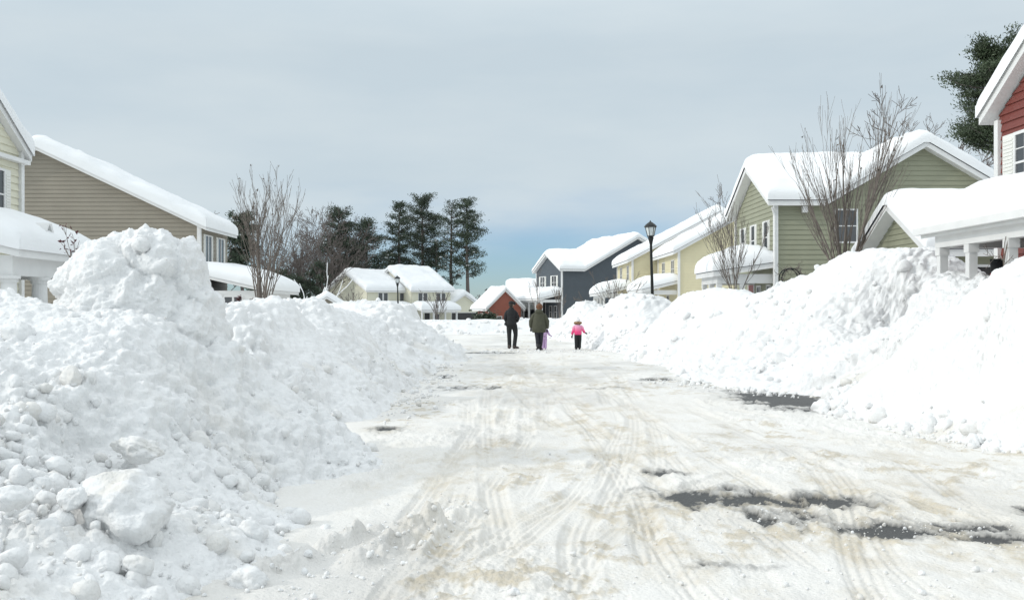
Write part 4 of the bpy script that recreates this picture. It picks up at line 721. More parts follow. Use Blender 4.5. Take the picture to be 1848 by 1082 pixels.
# ------------------------------------------------------------------ street lamps
def lamp(label, loc, H, lean=0, group='post-top street lamps'):
    r = empty('street_lamp', loc, 0); r.rotation_euler = (0, lean, 0); tag(r, label, 'street lamp', group)
    m = MB(); m.tube([(0, 0, 0), (0, 0, .12), (0, 0, .16), (0, 0, .7), (0, 0, .78), (0, 0, H-.95), (0, 0, H-.9), (0, 0, H-.86), (0, 0, H-.72), (0, 0, H-.68), (0, 0, H-.64)], [.17, .17, .13, .1, .07, .05, .065, .07, .11, .115, .07], 16); m.build('pole', 'black_metal', r, True)
    m = MB(); n = 6; ring = lambda q: [(q*math.cos(2*math.pi*i/n), q*math.sin(2*math.pi*i/n)) for i in range(n)]
    for i in range(n):
        a = 2*math.pi*i/n; m.tube([(.13*math.cos(a), .13*math.sin(a), H-.62), (.21*math.cos(a), .21*math.sin(a), H-.27)], .012, 5)
    m.tube([(0, 0, H-.65), (0, 0, H-.61)], .14, 6); m.tube([(0, 0, H-.28), (0, 0, H-.25), (0, 0, H-.17), (0, 0, H-.10), (0, 0, H-.07), (0, 0, H-.05), (0, 0, H)], [.23, .26, .19, .10, .05, .03, .006], 12); m.build('lantern', 'black_metal', r)
    m = MB(); m.tube([(0, 0, H-.61), (0, 0, H-.28)], [.12, .2], 6); 
    g = m.build('lantern_glass', 'lamp_glass', r)
    m = MB(); m.tube([(0, 0, H-.61), (0, 0, H-.42)], [.03, .03], 8); m.build('bulb_holder', 'black_metal', r); return r
x, y, z = P(1180, 600, 39); lamp('nearest black lamp post, standing behind the right snow mound', (x, y, 0), 4.97, R(-1.6))
x, y, z = P(719.5, 600, 80); lamp('black lamp post in front of the distant cream duplex', (x, y, -.2), 4.35, R(-1.5))
x, y, z = P(878.5, 600, 113); lamp('smallest black lamp post, left of the brick red garage', (x, y, -1.1), 4.85)
r = empty('garden_lamp', (*P(682.5, 600, 118)[:2], -1.3)); tag(r, 'low garden lamp capped with snow, left of the lamp post by the duplex', 'garden lamp')
m = MB(); m.tube([(0, 0, 0), (0, 0, 3.3)], .07, 8); m.build('pole', 'black_metal', r); m = MB(); m.tube([(0, 0, 3.3), (0, 0, 3.4), (0, 0, 3.65)], [.1, .2, .24], 8); m.build('lantern', 'black_metal', r); m = MB(); m.tube([(0, 0, 3.65), (0, 0, 3.75), (0, 0, 3.95), (0, 0, 4.05)], [.28, .3, .2, .05], 10); m.build('snow_cap', 'roof_snow', r, True)
r = empty('bird_box', (*P(634.5, 600, 92)[:2], -.8)); tag(r, 'grey bird box on a thin pole in front of the cream gable', 'bird box')
m = MB(); m.tube([(0, 0, 0), (0, 0, 1.75)], .05, 8); m.build('pole', 'bark_far', r); m = MB(); m.box(-.13, .13, -.13, .13, 1.75, 2.4); m.hexa([(-.18, -.18, 2.4), (.18, -.18, 2.4), (.18, .18, 2.4), (-.18, .18, 2.4), (-.03, -.18, 2.56), (.03, -.18, 2.56), (.03, .18, 2.56), (-.03, .18, 2.56)]); m.build('box', 'box_grey', r)
# ------------------------------------------------------------------ bare trees
class TB:                                         # fast branch mesh
    def __init__(s): s.V = []; s.F = []
    def seg(s, pts, rad, n):
        pts = np.asarray(pts); b = len(s.V); d = np.gradient(pts, axis=0); d /= np.linalg.norm(d, axis=1)[:, None]+1e-9
        ref = np.array([1., .13, 0]) if abs(d[0][0]) < .8 else np.array([0, 1., .1]); m = len(pts)
        for i in range(m):
            a = ref-d[i]*ref.dot(d[i]); a /= np.linalg.norm(a); c = np.cross(d[i], a)
            for k in range(n):
                t = 2*math.pi*k/n; s.V.append(pts[i]+(a*math.cos(t)+c*math.sin(t))*rad[i])
        for i in range(m-1):
            for k in range(n): s.F.append((b+i*n+k, b+i*n+(k+1) % n, b+(i+1)*n+(k+1) % n, b+(i+1)*n+k))
def branch(tb, rg_, p, d, L_, r0, depth, o, leaves=None):
    n = 5 if depth > 1 else 4; pts = [p]; q = p.copy(); d = d/np.linalg.norm(d); D = []
    for i in range(n):
        d = d+rg_.normal(size=3)*o['wob']+np.array([0, 0, o['up'][min(len(o['up'])-1, o['max']-depth)]]); d /= np.linalg.norm(d); q = q+d*L_/n; pts.append(q); D.append(d.copy())
    rad = np.linspace(r0, max(r0*.16, o['rmin']), n+1); tb.seg(pts, rad, 6 if r0 > .03 else (4 if r0 > .012 else 3))
    if leaves is not None and depth == 0: leaves.append(pts[-1])
    if depth == 0: return
    k = o['kids'][o['max']-depth]; k = int(k*rg_.uniform(.8, 1.25)+.5)
    for j in range(k):
        t = rg_.uniform(o['t0'], 1)*n; i = min(int(t), n-1); bp = pts[i]+(pts[i+1]-pts[i])*(t-i); dd = D[i]
        a = rg_.normal(size=3); a -= dd*a.dot(dd); a /= np.linalg.norm(a); ang = o['ang']*rg_.uniform(.6, 1.4)
        nd = dd*math.cos(ang)+a*math.sin(ang); rr = np.interp(t, range(n+1), rad)*rg_.uniform(.5, .72)
        branch(tb, rg_, bp, nd, L_*o['len']*rg_.uniform(.65, 1.15)*(1.15-.5*t/n), max(rr, o['rmin']), depth-1, o, leaves)
def vase_tree(name, label, loc, H, spread, nstem, seed, trunk=.5, r0=.1, opts=None, mat_='bark', group=None, rmin=.0045, kids=(5, 4), cat='tree', stem=None, leaf=None):
    rg_ = np.random.default_rng(seed); o = dict(max=2, kids=kids, ang=.32, len=.5, wob=.05, up=(.035, .07, .1), t0=.25, rmin=rmin); o.update(opts or {})
    tb = TB(); lv = [] if leaf else None
    r = empty(name, loc, rg_.uniform(0, 6)); tag(r, label, cat, group)
    tk = TB(); tk.seg([(0, 0, -.2), (0, 0, 0), (.02, 0, trunk*.5), (0, .02, trunk+.1)], [r0*1.3, r0*1.15, r0, r0*.9], 9)
    for i in range(nstem):
        a = 2.4*i+rg_.uniform(-.3, .3); lean = spread*((i+.5)/nstem)**.8*rg_.uniform(.75, 1.15)
        d = np.array([math.cos(a)*math.sin(lean), math.sin(a)*math.sin(lean), math.cos(lean)]); z0 = trunk*rg_.uniform(.55, 1.05)
        branch(tb, rg_, np.array([0, 0, z0]), d, (H-z0)*rg_.uniform(.62, .95)*(.93 if stem is None else stem), r0*rg_.uniform(.2, .42), o['max'], o, lv)
    npmesh('trunk', tk.V, tk.F, mat_, r); npmesh('crown', tb.V, tb.F, mat_, r, smooth=True)
    if leaf:
        rg2 = np.random.default_rng(seed+1); V = []; Fc = []
        for p in lv:
            for _ in range(leaf[1]):
                if rg2.random() > leaf[2]: continue
                c = p+rg2.normal(size=3)*leaf[3]; b = len(V); a = rg2.normal(size=(4, 3))*leaf[0]
                V += [c+a[0], c+a[1], c+a[2], c+a[3]]; Fc.append((b, b+1, b+2, b+3))
        if V: npmesh('leaves', V, Fc, leaf[4], r, smooth=False)
    return r
def at(px, Y, z=0): return ((px-HX)/F*Y, Y, z)
vase_tree('bare_tree', 'tall leafless vase-shaped tree in front of the green house', at(1523, 31, .9), 7.4, R(23), 13, 5, trunk=1.1, r0=.15, kids=(9, 5), leaf=(.035, 1, .05, .02, 'bark'), opts=dict(ang=.22, up=(.01, .05, .08)))
vase_tree('bare_tree', 'slim leafless tree in front of the arched porch of the green house', at(1327, 34.5, .7), 4.6, R(24), 9, 8, trunk=1.1, r0=.065, kids=(8, 5), rmin=.005)
vase_tree('bare_tree', 'leafless vase-shaped tree beside the taupe house on the left', at(473, 38, .4), 6.0, R(21), 13, 21, trunk=.6, r0=.10, kids=(8, 5), rmin=.0055, leaf=(.04, 1, .06, .02, 'bark'))
vase_tree('bare_shrub', 'small leafless shrub behind the right snow mound, by the cream porch', at(1108, 55, .5), 3.0, R(62), 9, 31, trunk=.5, r0=.05, kids=(4, 3), rmin=.009, cat='shrub')
vase_tree('bare_tree', 'small leafless tree in front of the distant cream duplex porch', at(789, 128, -1.2), 5.0, R(30), 10, 33, trunk=1.2, r0=.08, kids=(5, 4), rmin=.013, mat_='bark_far')
vase_tree('bare_tree', 'thin leafless tree before the cream gable of the distant duplex', at(637, 90, -.7), 4.6, R(35), 7, 35, trunk=2.0, r0=.06, kids=(4, 3), rmin=.010, mat_='bark_far')
for i, (px, d, w) in enumerate(((577, 'left-hand bare bush in front of the small tan garage', 1.9), (600, 'middle bare bush in front of the small tan garage', 2.2), (620, 'right-hand bare bush in front of the small tan garage', 2.0))):
    vase_tree('bare_bush', d, at(px, 84+i, -.6), w, R(52), 10, 60+i, trunk=.3, r0=.04, kids=(6, 4), rmin=.010, mat_='bark_far', group='bare bushes by the tan garage', cat='bush')
vase_tree('twiggy_bush', 'thin leafless bush at the right end of the slate blue house porch', at(1010, 92, -.4), 4.2, R(22), 5, 72, trunk=1.2, r0=.05, kids=(4, 3), rmin=.012, cat='bush')
vase_tree('thin_tree', 'thin bare sapling above the woman in the olive coat', at(970, 95, -.5), 5.6, R(14), 4, 75, trunk=1.5, r0=.05, kids=(3, 2), rmin=.011, cat='sapling')
vase_tree('berry_tree', 'slender shrub with dark red dried berries above the near left pile', at(154, 15.5, .9), 1.75, R(20), 5, 79, trunk=.5, r0=.03, kids=(5, 4), rmin=.004, leaf=(.02, 3, .85, .03, 'berry'), cat='shrub')
vase_tree('berry_shrub', 'dark red leafy shrub at the foot of the taupe house front room', at(447, 43, .5), 1.35, R(45), 10, 82, trunk=.3, r0=.03, kids=(6, 4), rmin=.006, leaf=(.05, 4, .9, .05, 'berry'), cat='shrub')
# big spreading trees behind
def oak(label, px, Y, H, seed, w=R(40), r0=.22, nst=6, group='bare trees behind the houses', z0=-1, rm=.018, kids=(6, 4, 4)):
    return vase_tree('bare_tree', label, at(px, Y, z0), H*(1.0 if H < 14 and px > 460 and px < 700 else 1.12), w, nst, seed, trunk=H*.3, r0=r0, kids=kids, rmin=rm, mat_='bark_far', group=group, opts=dict(ang=.55, len=.52, wob=.12, up=(.03, .04, .03, .02), max=3, t0=.15))
oak('leafless tree rising behind the green house roof, nearer the tall vase tree', 1598, 90, 18.5, 101, rm=.02)
oak('leafless treetop behind the green house roof ridge', 1640, 95, 18.3, 102, rm=.02)
oak('leafless treetop between the green house ridge and the big pine', 1700, 95, 18.0, 103, rm=.02)
oak('leafless treetop above the cream house beside the green gable', 1328, 105, 16.2, 104, rm=.022)
oak('leafless treetop peeking over the taupe house roof', 385, 110, 12.5, 105, rm=.022)
oak('low leafless crown above the brick red garage', 857, 190, 6.0, 109, rm=.03, z0=-2)
for k, (px, d, hh, sp) in enumerate(((556, 'snow-plastered leaning sapling at the edge of the wood, above the tan garage', 7.5, 50), (584, 'snow-plastered forked sapling beside the far left gable of the cream duplex', 8.5, 45), (522, 'low snow-plastered sapling at the left of the wood', 6.0, 55), (500, 'smallest snow-plastered sapling, right of the left vase-shaped tree', 5.0, 60))):
    vase_tree('snowy_sapling', d, at(px, 126+k, -1.4), hh, R(sp), 3, 300+k, trunk=1.5, r0=.12, kids=(2, 2), rmin=.05, mat_='roof_snow', group='snow-plastered saplings at the wood edge', cat='sapling', opts=dict(wob=.16, up=(0, .02, .02), max=1, kids=(2,)))
rw = np.random.default_rng(5)
names = ['slim', 'crooked', 'forked', 'leaning', 'twiggy', 'straight', 'thin', 'tall', 'wide', 'ragged', 'pale', 'spindly', 'sparse', 'dense']
for i in range(14):
    px = 470+i*11.2+rw.uniform(-3, 3); Yd = rw.uniform(140, 165); top = (455 if i < 6 else 425)+rw.uniform(-15, 20) if i < 10 else rw.uniform(392, 415)
    oak(names[i]+' bare woodland tree in the dark wood, %s from its left end' % ['first', 'second', 'third', 'fourth', 'fifth', 'sixth', 'seventh', 'eighth', 'ninth', 'tenth', 'eleventh', 'twelfth', 'thirteenth', 'fourteenth'][i], px, Yd, CH+(HY-top)*Yd/F+2.0, 120+i, w=R(26), r0=.17, nst=7, group='bare trees of the wood behind the street', z0=-2, rm=.024, kids=(5, 4, 3))
# ------------------------------------------------------------------ pines
def pine(label, px, Y, top, bottom, halfw, seed, trunk_to=None, n=54, m='needles', leaf=.32, per=150, z0=-2, skew=0, tight=1, ncl=5, group='pines behind the houses', snowy=True):
    rg_ = np.random.default_rng(seed); zt = CH+(HY-top)*Y/F-z0; zb = CH+(HY-bottom)*Y/F-z0; hw = halfw*Y/F
    r = empty('pine_tree', at(px, Y, z0)); tag(r, label, 'pine tree', group)
    tk = TB(); wob = rg_.normal(size=(7, 2))*.12; hs = np.linspace(0, zt*.97, 7); tk.seg([(wob[i, 0]+skew*hs[i]/zt, wob[i, 1], hs[i]) for i in range(7)], np.interp(hs, [0, zt], [zt*.017+.06, .05]), 8)
    V = []; Fc = []; SV = []; SF = []; bb = TB()
    for i in range(n):
        q = (i+rg_.random())/n; z = zb+(zt-zb)*q**.85; w = hw*(1.0 if q < .5 else 1.0-.62*((q-.5)/.5)**1.6)*rg_.uniform(.45, 1.15)*(.75+.25*min(1, q*5))
        a = rg_.uniform(0, 2*math.pi); dx, dy = math.cos(a), math.sin(a); cx_, cy_ = np.interp(z, hs, wob[:, 0]+skew*hs/zt), np.interp(z, hs, wob[:, 1]); rise = w*rg_.uniform(.05, .5)+(.5*w if q > .85 else 0)
        pts = [(cx_+dx*w*t, cy_+dy*w*t, z+rise*t*t) for t in (0, .35, .7, 1)]; bb.seg(pts, [.07, .05, .03, .012], 4)
        nt2 = int(per*(.5+w/hw))
        for c in range(ncl):
            t = .35+.65*(c+rg_.random())/ncl; side = rg_.normal()*w*.22*(1.1-t*.6); ctr = np.array([cx_+dx*w*t-dy*side, cy_+dy*w*t+dx*side, z+rise*t*t+.1]); R_ = np.array([.42, .42, .17])*(.5+.35*w/hw*1.4)*max(.5, min(1.3, hw/2.2))*tight
            k = nt2//ncl; p = ctr+rg_.normal(size=(k, 3))*R_; dr = rg_.normal(size=(k, 3))+np.array([dx, dy, .9])*.9; dr /= np.linalg.norm(dr, axis=1)[:, None]; sd = np.cross(dr, rg_.normal(size=(k, 3))); sd /= np.linalg.norm(sd, axis=1)[:, None]
            L_ = leaf*rg_.uniform(.6, 1.3, k)[:, None]; b = len(V)
            q4 = np.stack([p, p+dr*L_*.5+sd*L_*.16, p+dr*L_, p+dr*L_*.5-sd*L_*.16], 1).reshape(-1, 3); V.extend(q4); Fc.extend([(b+4*j, b+4*j+1, b+4*j+2, b+4*j+3) for j in range(k)])
            if snowy and rg_.random() < .16 and q < .7:
                v, f = CH_T[1][rg_.integers(9)]; b = len(SV); SV.extend(v*np.array([.35, .3, .12])*rg_.uniform(.4, 1.0)+ctr+np.array([0, 0, .15])); SF.extend(f+b)
    npmesh('trunk', tk.V, tk.F, 'bark_far', r); npmesh('branches', bb.V, bb.F, 'bark_far', r); npmesh('crown', V, Fc, m, r, smooth=False)
    if SV: npmesh('branch_snow', SV, SF, 'roof_snow', r)
    return r
pine('short dark pine behind the right end of the taupe house', 436, 110, 392, 520, 30, 201, n=70, per=200)
pine('pine with a pointed top, leftmost of the pines above the wood', 612, 150, 382, 545, 38, 202, n=75, per=210)
pine('lower bushy pine, second in the row behind the distant cream duplex', 663, 155, 404, 545, 40, 203, n=70, per=210)
pine('narrow pine with a lopsided crown, third in the row behind the duplex', 722, 160, 370, 540, 27, 204, n=56, per=200)
pine('tallest and broadest pine, behind the ridge of the cream duplex', 762, 165, 360, 545, 42, 205, n=100, per=220)
pine('slim pine between the tallest pine and the last one', 815, 160, 368, 520, 27, 206, n=56, per=75)
pine('rightmost pine of the row, with a long bare lower trunk against the sky', 848, 158, 365, 500, 31, 207, n=52, per=200, skew=-.7)
pine('big pine standing behind the red house at the upper right', 1802, 52, 100, 290, 90, 208, n=62, per=700, m='needles_near', leaf=.17, tight=.62, ncl=9, z0=-.5, snowy=False, group=None)
for i, (px, Y, top, w, lb) in enumerate(((505, 135, 495, 22, 'snow-dusted low evergreen at the left of the wood'), (535, 138, 505, 24, 'snow-dusted low evergreen in the middle of the wood, over the tan garage'), (572, 140, 480, 24, 'snow-dusted evergreen in the wood left of the cream duplex'), (600, 150, 470, 26, 'dark evergreen in the wood right above the cream gable'), (700, 160, 455, 26, 'squat evergreen filling the gap left of the narrow pine'), (788, 162, 440, 24, 'squat evergreen filling the gap right of the tallest pine'), (470, 130, 500, 24, 'low evergreen behind the vase-shaped tree on the left'), (640, 158, 450, 26, 'dark evergreen between the two left pines'))):
    pine(lb, px, Y, top, 565, w, 220+i, n=44, per=110, group='low evergreens in the wood')
# hedge tufts, trellis
for (px, w_, lb) in ((868, .9, 'dark clipped hedge left of the small lamp post'), (886, .7, 'dark clipped hedge by the brick red garage')):
    V = []; Fc = []; c0 = np.array(at(px, 104, -.2))
    for k in range(700):
        p = rng.normal(size=3)*np.array([w_*.5, .4, .32]); d = rng.normal(size=(2, 3))*.07; b = len(V); V += [p-d[0], p-d[1], p+d[0], p+d[1]]; Fc.append((b, b+1, b+2, b+3))
    o = npmesh('hedge', np.array(V)+[0, 0, .6], Fc, 'needles', smooth=False); o.location = c0; tag(o, lb, 'hedge', 'dark hedges by the brick red garage')
r = empty('garden_trellis', at(1428, 35, .6)); tag(r, 'dark arched trellis twined with bare vines against the green house', 'trellis')
m = MB(); arc = [(-.33, 0, 0), (-.33, 0, 2.0)]+[(-.33*math.cos(t), 0, 2.0+.33*math.sin(t)) for t in np.linspace(0, math.pi, 9)]+[(.33, 0, 2.0), (.33, 0, 0)]
m.tube(arc, .022, 6); m.tube([(p[0]*1.0, .35, p[2]) for p in arc], .022, 6)
for z in (.4, .8, 1.2, 1.6, 2.0): m.box(-.33, -.30, 0, .35, z, z+.02); m.box(.30, .33, 0, .35, z, z+.02)
m.build('frame', 'black_metal', r)
tb = TB(); rg_ = np.random.default_rng(4)
for k in range(26):
    s0 = rg_.uniform(0, 1); A = np.array(arc); idx = rg_.integers(1, len(arc)-1); branch(tb, rg_, A[idx]+rg_.normal(size=3)*.03+np.array([0, 0, -.1 if idx in (1, 11) else 0]), rg_.normal(size=3)+np.array([0, 0, -.1]), .35, .012, 1, dict(max=1, kids=(3,), ang=.7, len=.6, wob=.35, up=(0, 0), t0=.2, rmin=.006))
npmesh('vine', tb.V, tb.F, 'bark', r)
# vine on red porch post
r = empty('climbing_vine', (7.94, 15.45, .5)); tag(r, 'bare vine climbing a white post of the red house porch', 'vine'); tb = TB(); rg_ = np.random.default_rng(9)
for k in range(16):
    a0 = rg_.uniform(0, 6); pts = [(.11*math.cos(a0+t*5), .11*math.sin(a0+t*5), t*2.15*1.0) for t in np.linspace(.0+.3*rg_.random(), 1, 16)]
    if k < 4: tb.seg(pts, np.linspace(.012, .006, 16), 4)
    branch(tb, rg_, np.array(pts[rg_.integers(6, 16)]), rg_.normal(size=3)*np.array([1, 1, .5]), .4, .008, 1, dict(max=1, kids=(3,), ang=.7, len=.6, wob=.3, up=(0, 0), t0=.2, rmin=.004))
npmesh('stem', tb.V, tb.F, 'bark', r)
# ------------------------------------------------------------------ snowman on the red house porch
def ball(m, c, r, n=16, rings=10, sq=(1, 1, 1)):
    pts = []; rad = []
    for i in range(rings+1):
        t = math.pi*i/rings; pts.append((c[0], c[1], c[2]-r*sq[2]*math.cos(t))); rad.append((max(r*sq[0]*math.sin(t), .0005), max(r*sq[1]*math.sin(t), .0005)))
    b = len(m.v)
    for p, q in zip(pts, rad):
        for k in range(n): a = 2*math.pi*k/n; m.v.append((p[0]+q[0]*math.cos(a), p[1]+q[1]*math.sin(a), p[2]))
    for i in range(rings):
        for k in range(n): m.f.append((b+i*n+k, b+i*n+(k+1) % n, b+(i+1)*n+(k+1) % n, b+(i+1)*n+k))
sx, sy, _ = P(1806, 480, 17.2)
r = empty('snowman_figure', (sx, sy, .47), R(-25)); tag(r, 'snowman porch decoration with a black top hat behind the posts', 'snowman decoration')
m = MB(); ball(m, (0, 0, .42), .42); ball(m, (0, 0, 1.02), .30); ball(m, (0, 0, 1.44), .2); m.build('body', 'wool_white', r, True)
m = MB(); m.tube([(0, 0, 1.55), (0, 0, 1.57), (0, 0, 1.575), (0, 0, 1.92)], [.25, .25, .15, .17], 20); m.build('hat', 'black_cloth', r)
m = MB(); m.tube([(0, 0, 1.58), (0, 0, 1.67)], [.158, .164], 20); m.build('hat_band', 'red_cloth', r)
m = MB(); m.tube([(0, 0, 1.24), (0, 0, 1.27), (0, 0, 1.30)], [.19, .21, .19], 18); m.tube([(.02, -.2, 1.27), (.04, -.27, 1.1), (.05, -.3, .95)], [(.05, .02)]*3, 8); m.build('scarf', 'red_cloth', r)
m = MB(); m.tube([(0, -.18, 1.44), (0, -.36, 1.42)], [.03, .003], 8); m.build('nose', 'orange_paint', r)
m = MB(); ball(m, (-.07, -.175, 1.5), .022, 8, 6); ball(m, (.07, -.175, 1.5), .022, 8, 6); m.build('eyes', 'black_cloth', r)
# ------------------------------------------------------------------ people (all face +Y, away from the camera)
def skin_body(root, J, E, m='skin', name='body', sub=2):
    # J: {name: (x,y,z,r)}; one continuous skinned surface rooted at the pelvis
    keys = list(J); me = bpy.data.meshes.new(name); me.from_pydata([J[k][:3] for k in keys], [(keys.index(a), keys.index(b)) for a, b in E], [])
    o = bpy.data.objects.new(name, me); COL.objects.link(o); o.parent = root; md = o.modifiers.new('skin', 'SKIN'); md.use_smooth_shade = True
    for i, k in enumerate(keys):
        sv = me.skin_vertices[0].data[i]; q = J[k][3]; sv.radius = q if hasattr(q, '__len__') else (q, q); sv.use_root = (i == 0)
    sb = o.modifiers.new('sub', 'SUBSURF'); sb.levels = sub; sb.render_levels = sub; me.materials.append(MAT[m]); return o
def loft(m, rings, n=20):
    # rings: (x,y,z,a,b) ellipses stacked in z
    b = len(m.v)
    for (x, y, z, a, c) in rings:
        for k in range(n):
            t = 2*math.pi*k/n; m.v.append((x+a*math.cos(t), y+c*math.sin(t), z))
    for i in range(len(rings)-1):
        for k in range(n): m.f.append((b+i*n+k, b+i*n+(k+1) % n, b+(i+1)*n+(k+1) % n, b+(i+1)*n+k))
    m.f.append(tuple(b+k for k in reversed(range(n)))); m.f.append(tuple(b+(len(rings)-1)*n+k for k in range(n)))
def wrinkle(o, amp, seed):
    v = np.array([x.co[:] for x in o.data.vertices]); d = amp*fbm(v[:, 0]*9+seed+v[:, 1]*5, v[:, 2]*7, 3, seed); c = v*[1, 1, 0]; l = np.linalg.norm(c, axis=1)[:, None]+1e-6
    v = v+c/l*d[:, None]; o.data.vertices.foreach_set('co', v.astype(np.float32).ravel()); o.data.update()
def hand(root, w, d, s=1, m='skin', thumb=1, name='hand'):
    w, d = Vector(w), Vector(d).normalized(); sd = d.cross(Vector((0, 1, .01))).normalized()*thumb; up = sd.cross(d)
    c = w+d*.05*s; J = {'a': (*w, .024*s), 'p': (*c, (.036*s, .018*s))}; E = [('a', 'p')]
    for i, (o_, L_) in enumerate(((-.027, .058), (-.009, .07), (.009, .066), (.027, .052))):
        k = c+sd*o_*s+d*.035*s; k2 = k+d*L_*.55*s+up*.006*s; k3 = k2+d*L_*.45*s*.8+up*.016*s
        J['k%d' % i] = (*k, .010*s); J['m%d' % i] = (*k2, .009*s); J['t%d' % i] = (*k3, .007*s); E += [('p', 'k%d' % i), ('k%d' % i, 'm%d' % i), ('m%d' % i, 't%d' % i)]
    t1 = w+d*.03*s-sd*.035*s; t2 = t1+(d*.8-sd*.45)*.035*s; J['h1'] = (*t1, .011*s); J['h2'] = (*t2, .009*s); E += [('a', 'h1'), ('h1', 'h2')]
    return skin_body(root, J, E, m, name, 1)
def head(m, c, r, yaw, hair=None):
    # face looks along yaw (0 = +Y)
    b = len(m.v); ball(m, c, r, 20, 14, (.86, .98, 1.22)); fx, fy = -math.sin(yaw), math.cos(yaw)
    for i in range(b, len(m.v)):
        x, y, z = m.v[i]; dx, dy, dz = x-c[0], y-c[1], z-c[2]; f = (dx*fx+dy*fy)/r; 
        if f > .5 and abs(dz) < r*.5:
            s_ = abs(-dx*fy+dy*fx)/r
            if s_ < .22 and -.35 < dz/r < .15: k = .16*r; m.v[i] = (x+fx*k, y+fy*k, z)
        if dz < -.4*r: m.v[i] = (c[0]+dx*.86+fx*.04*r, c[1]+dy*.86+fy*.04*r, z)
    sx_, sy_ = -fy, fx
    for sg in (-1, 1):                            # ears
        ball(m, (c[0]+sg*sx_*-r*.86, c[1]+sg*sy_*-r*.86, c[2]-.02), r*.25, 8, 6, (.5, .7, 1))
    m.tube([(c[0]+fx*r*.9, c[1]+fy*r*.9, c[2]+.03*1), (c[0]+fx*r*1.16, c[1]+fy*r*1.16, c[2]-.02), (c[0]+fx*r*.95, c[1]+fy*r*.95, c[2]-.035)], [.012, .02, .012], 7)
    return fx, fy, sx_, sy_
def face_bits(root, c, r, fr):
    fx, fy, sx_, sy_ = fr; e = MB()
    for sg in (-1, 1): ball(e, (c[0]+fx*r*.88+sg*sx_*r*.33, c[1]+fy*r*.88+sg*sy_*r*.33, c[2]+.012), .012, 8, 6)
    e.build('eyes', 'hair_dark', root); e = MB(); e.tube([(c[0]+fx*r*.93+sg*sx_*r*.25, c[1]+fy*r*.93+sg*sy_*r*.25, c[2]-.06) for sg in (-1, 0, 1)], .006, 6); e.build('mouth', 'red_cloth', root)
def boot(root, x, y, yaw, s, m, h=.1, toe_up=0):
    b = MB(); fx, fy = -math.sin(yaw), math.cos(yaw)
    b.tube([(x-fx*.09*s, y-fy*.09*s, .045*s), (x-fx*.05*s, y-fy*.05*s, .055*s), (x+fx*.06*s, y+fy*.06*s, .05*s), (x+fx*.16*s, y+fy*.16*s, .037*s+toe_up), (x+fx*.2*s, y+fy*.2*s, .03*s+toe_up)], [(.035*s, .04*s), (.05*s, .055*s), (.05*s, .048*s), (.047*s, .036*s), (.025*s, .02*s)], 12)
    b.tube([(x-fx*.03*s, y-fy*.03*s, .04), (x-fx*.03*s, y-fy*.03*s, .04+h)], [.055*s, .06*s], 12); return b.build('boot', m, root, True)
# -- man
r = empty('person', at(919.5, 37.6, .01)); r.location.x = at(924, 37.6)[0]; tag(r, 'adult in a black jacket and black cap walking away, head turned right', 'person', 'people walking up the street')
J = dict(pel=(0, 0, .94, (.13, .1)), ch=(-.03, 0, 1.2, (.15, .1)), nk=(-.035, 0, 1.48, .055), hd=(-.03, .01, 1.6, .07), lh=(-.1, 0, .88, .085), lk=(-.1, .03, .5, .055), la=(-.095, 0, .1, .04), rh=(.09, 0, .88, .085), rk=(.14, .06, .52, .055), ra=(.09, -.05, .1, .04),
         ls=(-.2, 0, 1.4, .055), le=(-.27, -.03, 1.13, .042), lw=(-.16, .17, .98, .03), rs=(.14, 0, 1.4, .055), re=(.21, -.03, 1.13, .042), rw=(.13, .17, 1.0, .03))
E = [('pel', 'ch'), ('ch', 'nk'), ('nk', 'hd'), ('pel', 'lh'), ('lh', 'lk'), ('lk', 'la'), ('pel', 'rh'), ('rh', 'rk'), ('rk', 'ra'), ('ch', 'ls'), ('ls', 'le'), ('le', 'lw'), ('ch', 'rs'), ('rs', 're'), ('re', 'rw')]
body = skin_body(r, J, E, 'skin')
m = MB(); fr = head(m, (-.02, .01, 1.655), .1, R(-55)); m.build('head', 'skin', r, True); face_bits(r, (-.02, .01, 1.655), .1, fr)
m = MB(); ball(m, (-.03, 0, 1.66), .105, 18, 12, (.9, .95, 1.05)); o = m.build('hair', 'hair_dark', r, True)
m = MB(); loft(m, [(-.025, .0, 1.685, .103, .108), (-.025, 0, 1.73, .105, .11), (-.025, 0, 1.77, .088, .093), (-.025, 0, 1.795, .045, .05)]); fx, fy = fr[0], fr[1]
m.tube([(-.02+fx*.07, fy*.07, 1.70), (-.02+fx*.14, fy*.14, 1.70), (-.02+fx*.2, fy*.2, 1.69)], [(.012, .07), (.01, .07), (.006, .04)], 12); m.build('cap', 'black_cloth', r, True)
m = MB(); loft(m, [(-.02, 0, .84, .17, .14), (-.03, 0, .85, .205, .155), (-.03, 0, .95, .195, .15), (-.03, 0, 1.1, .185, .14), (-.03, 0, 1.28, .2, .145), (-.03, 0, 1.38, .195, .13), (-.03, 0, 1.45, .15, .105), (-.03, 0, 1.53, .085, .085), (-.03, 0, 1.56, .08, .08)], 26)
m.tube([(-.1, 0, 1.42), (-.17, 0, 1.39), (-.215, -.01, 1.32), (-.25, -.04, 1.13), (-.22, .06, 1.04), (-.15, .16, .98)], [.05, .07, .072, .062, .06, .05], 14); m.tube([(.04, 0, 1.42), (.11, 0, 1.39), (.16, -.01, 1.32), (.23, -.05, 1.14), (.2, .06, 1.05), (.13, .16, 1.0)], [.05, .07, .072, .064, .06, .05], 14)
m.tube([(-.17, -.03, 1.0), (-.24, -.05, .93), (-.29, -.06, .90)], [(.07, .03), (.07, .03), (.03, .012)], 12)
jk = m.build('jacket', 'black_cloth', r, True); wrinkle(jk, .02, 3)
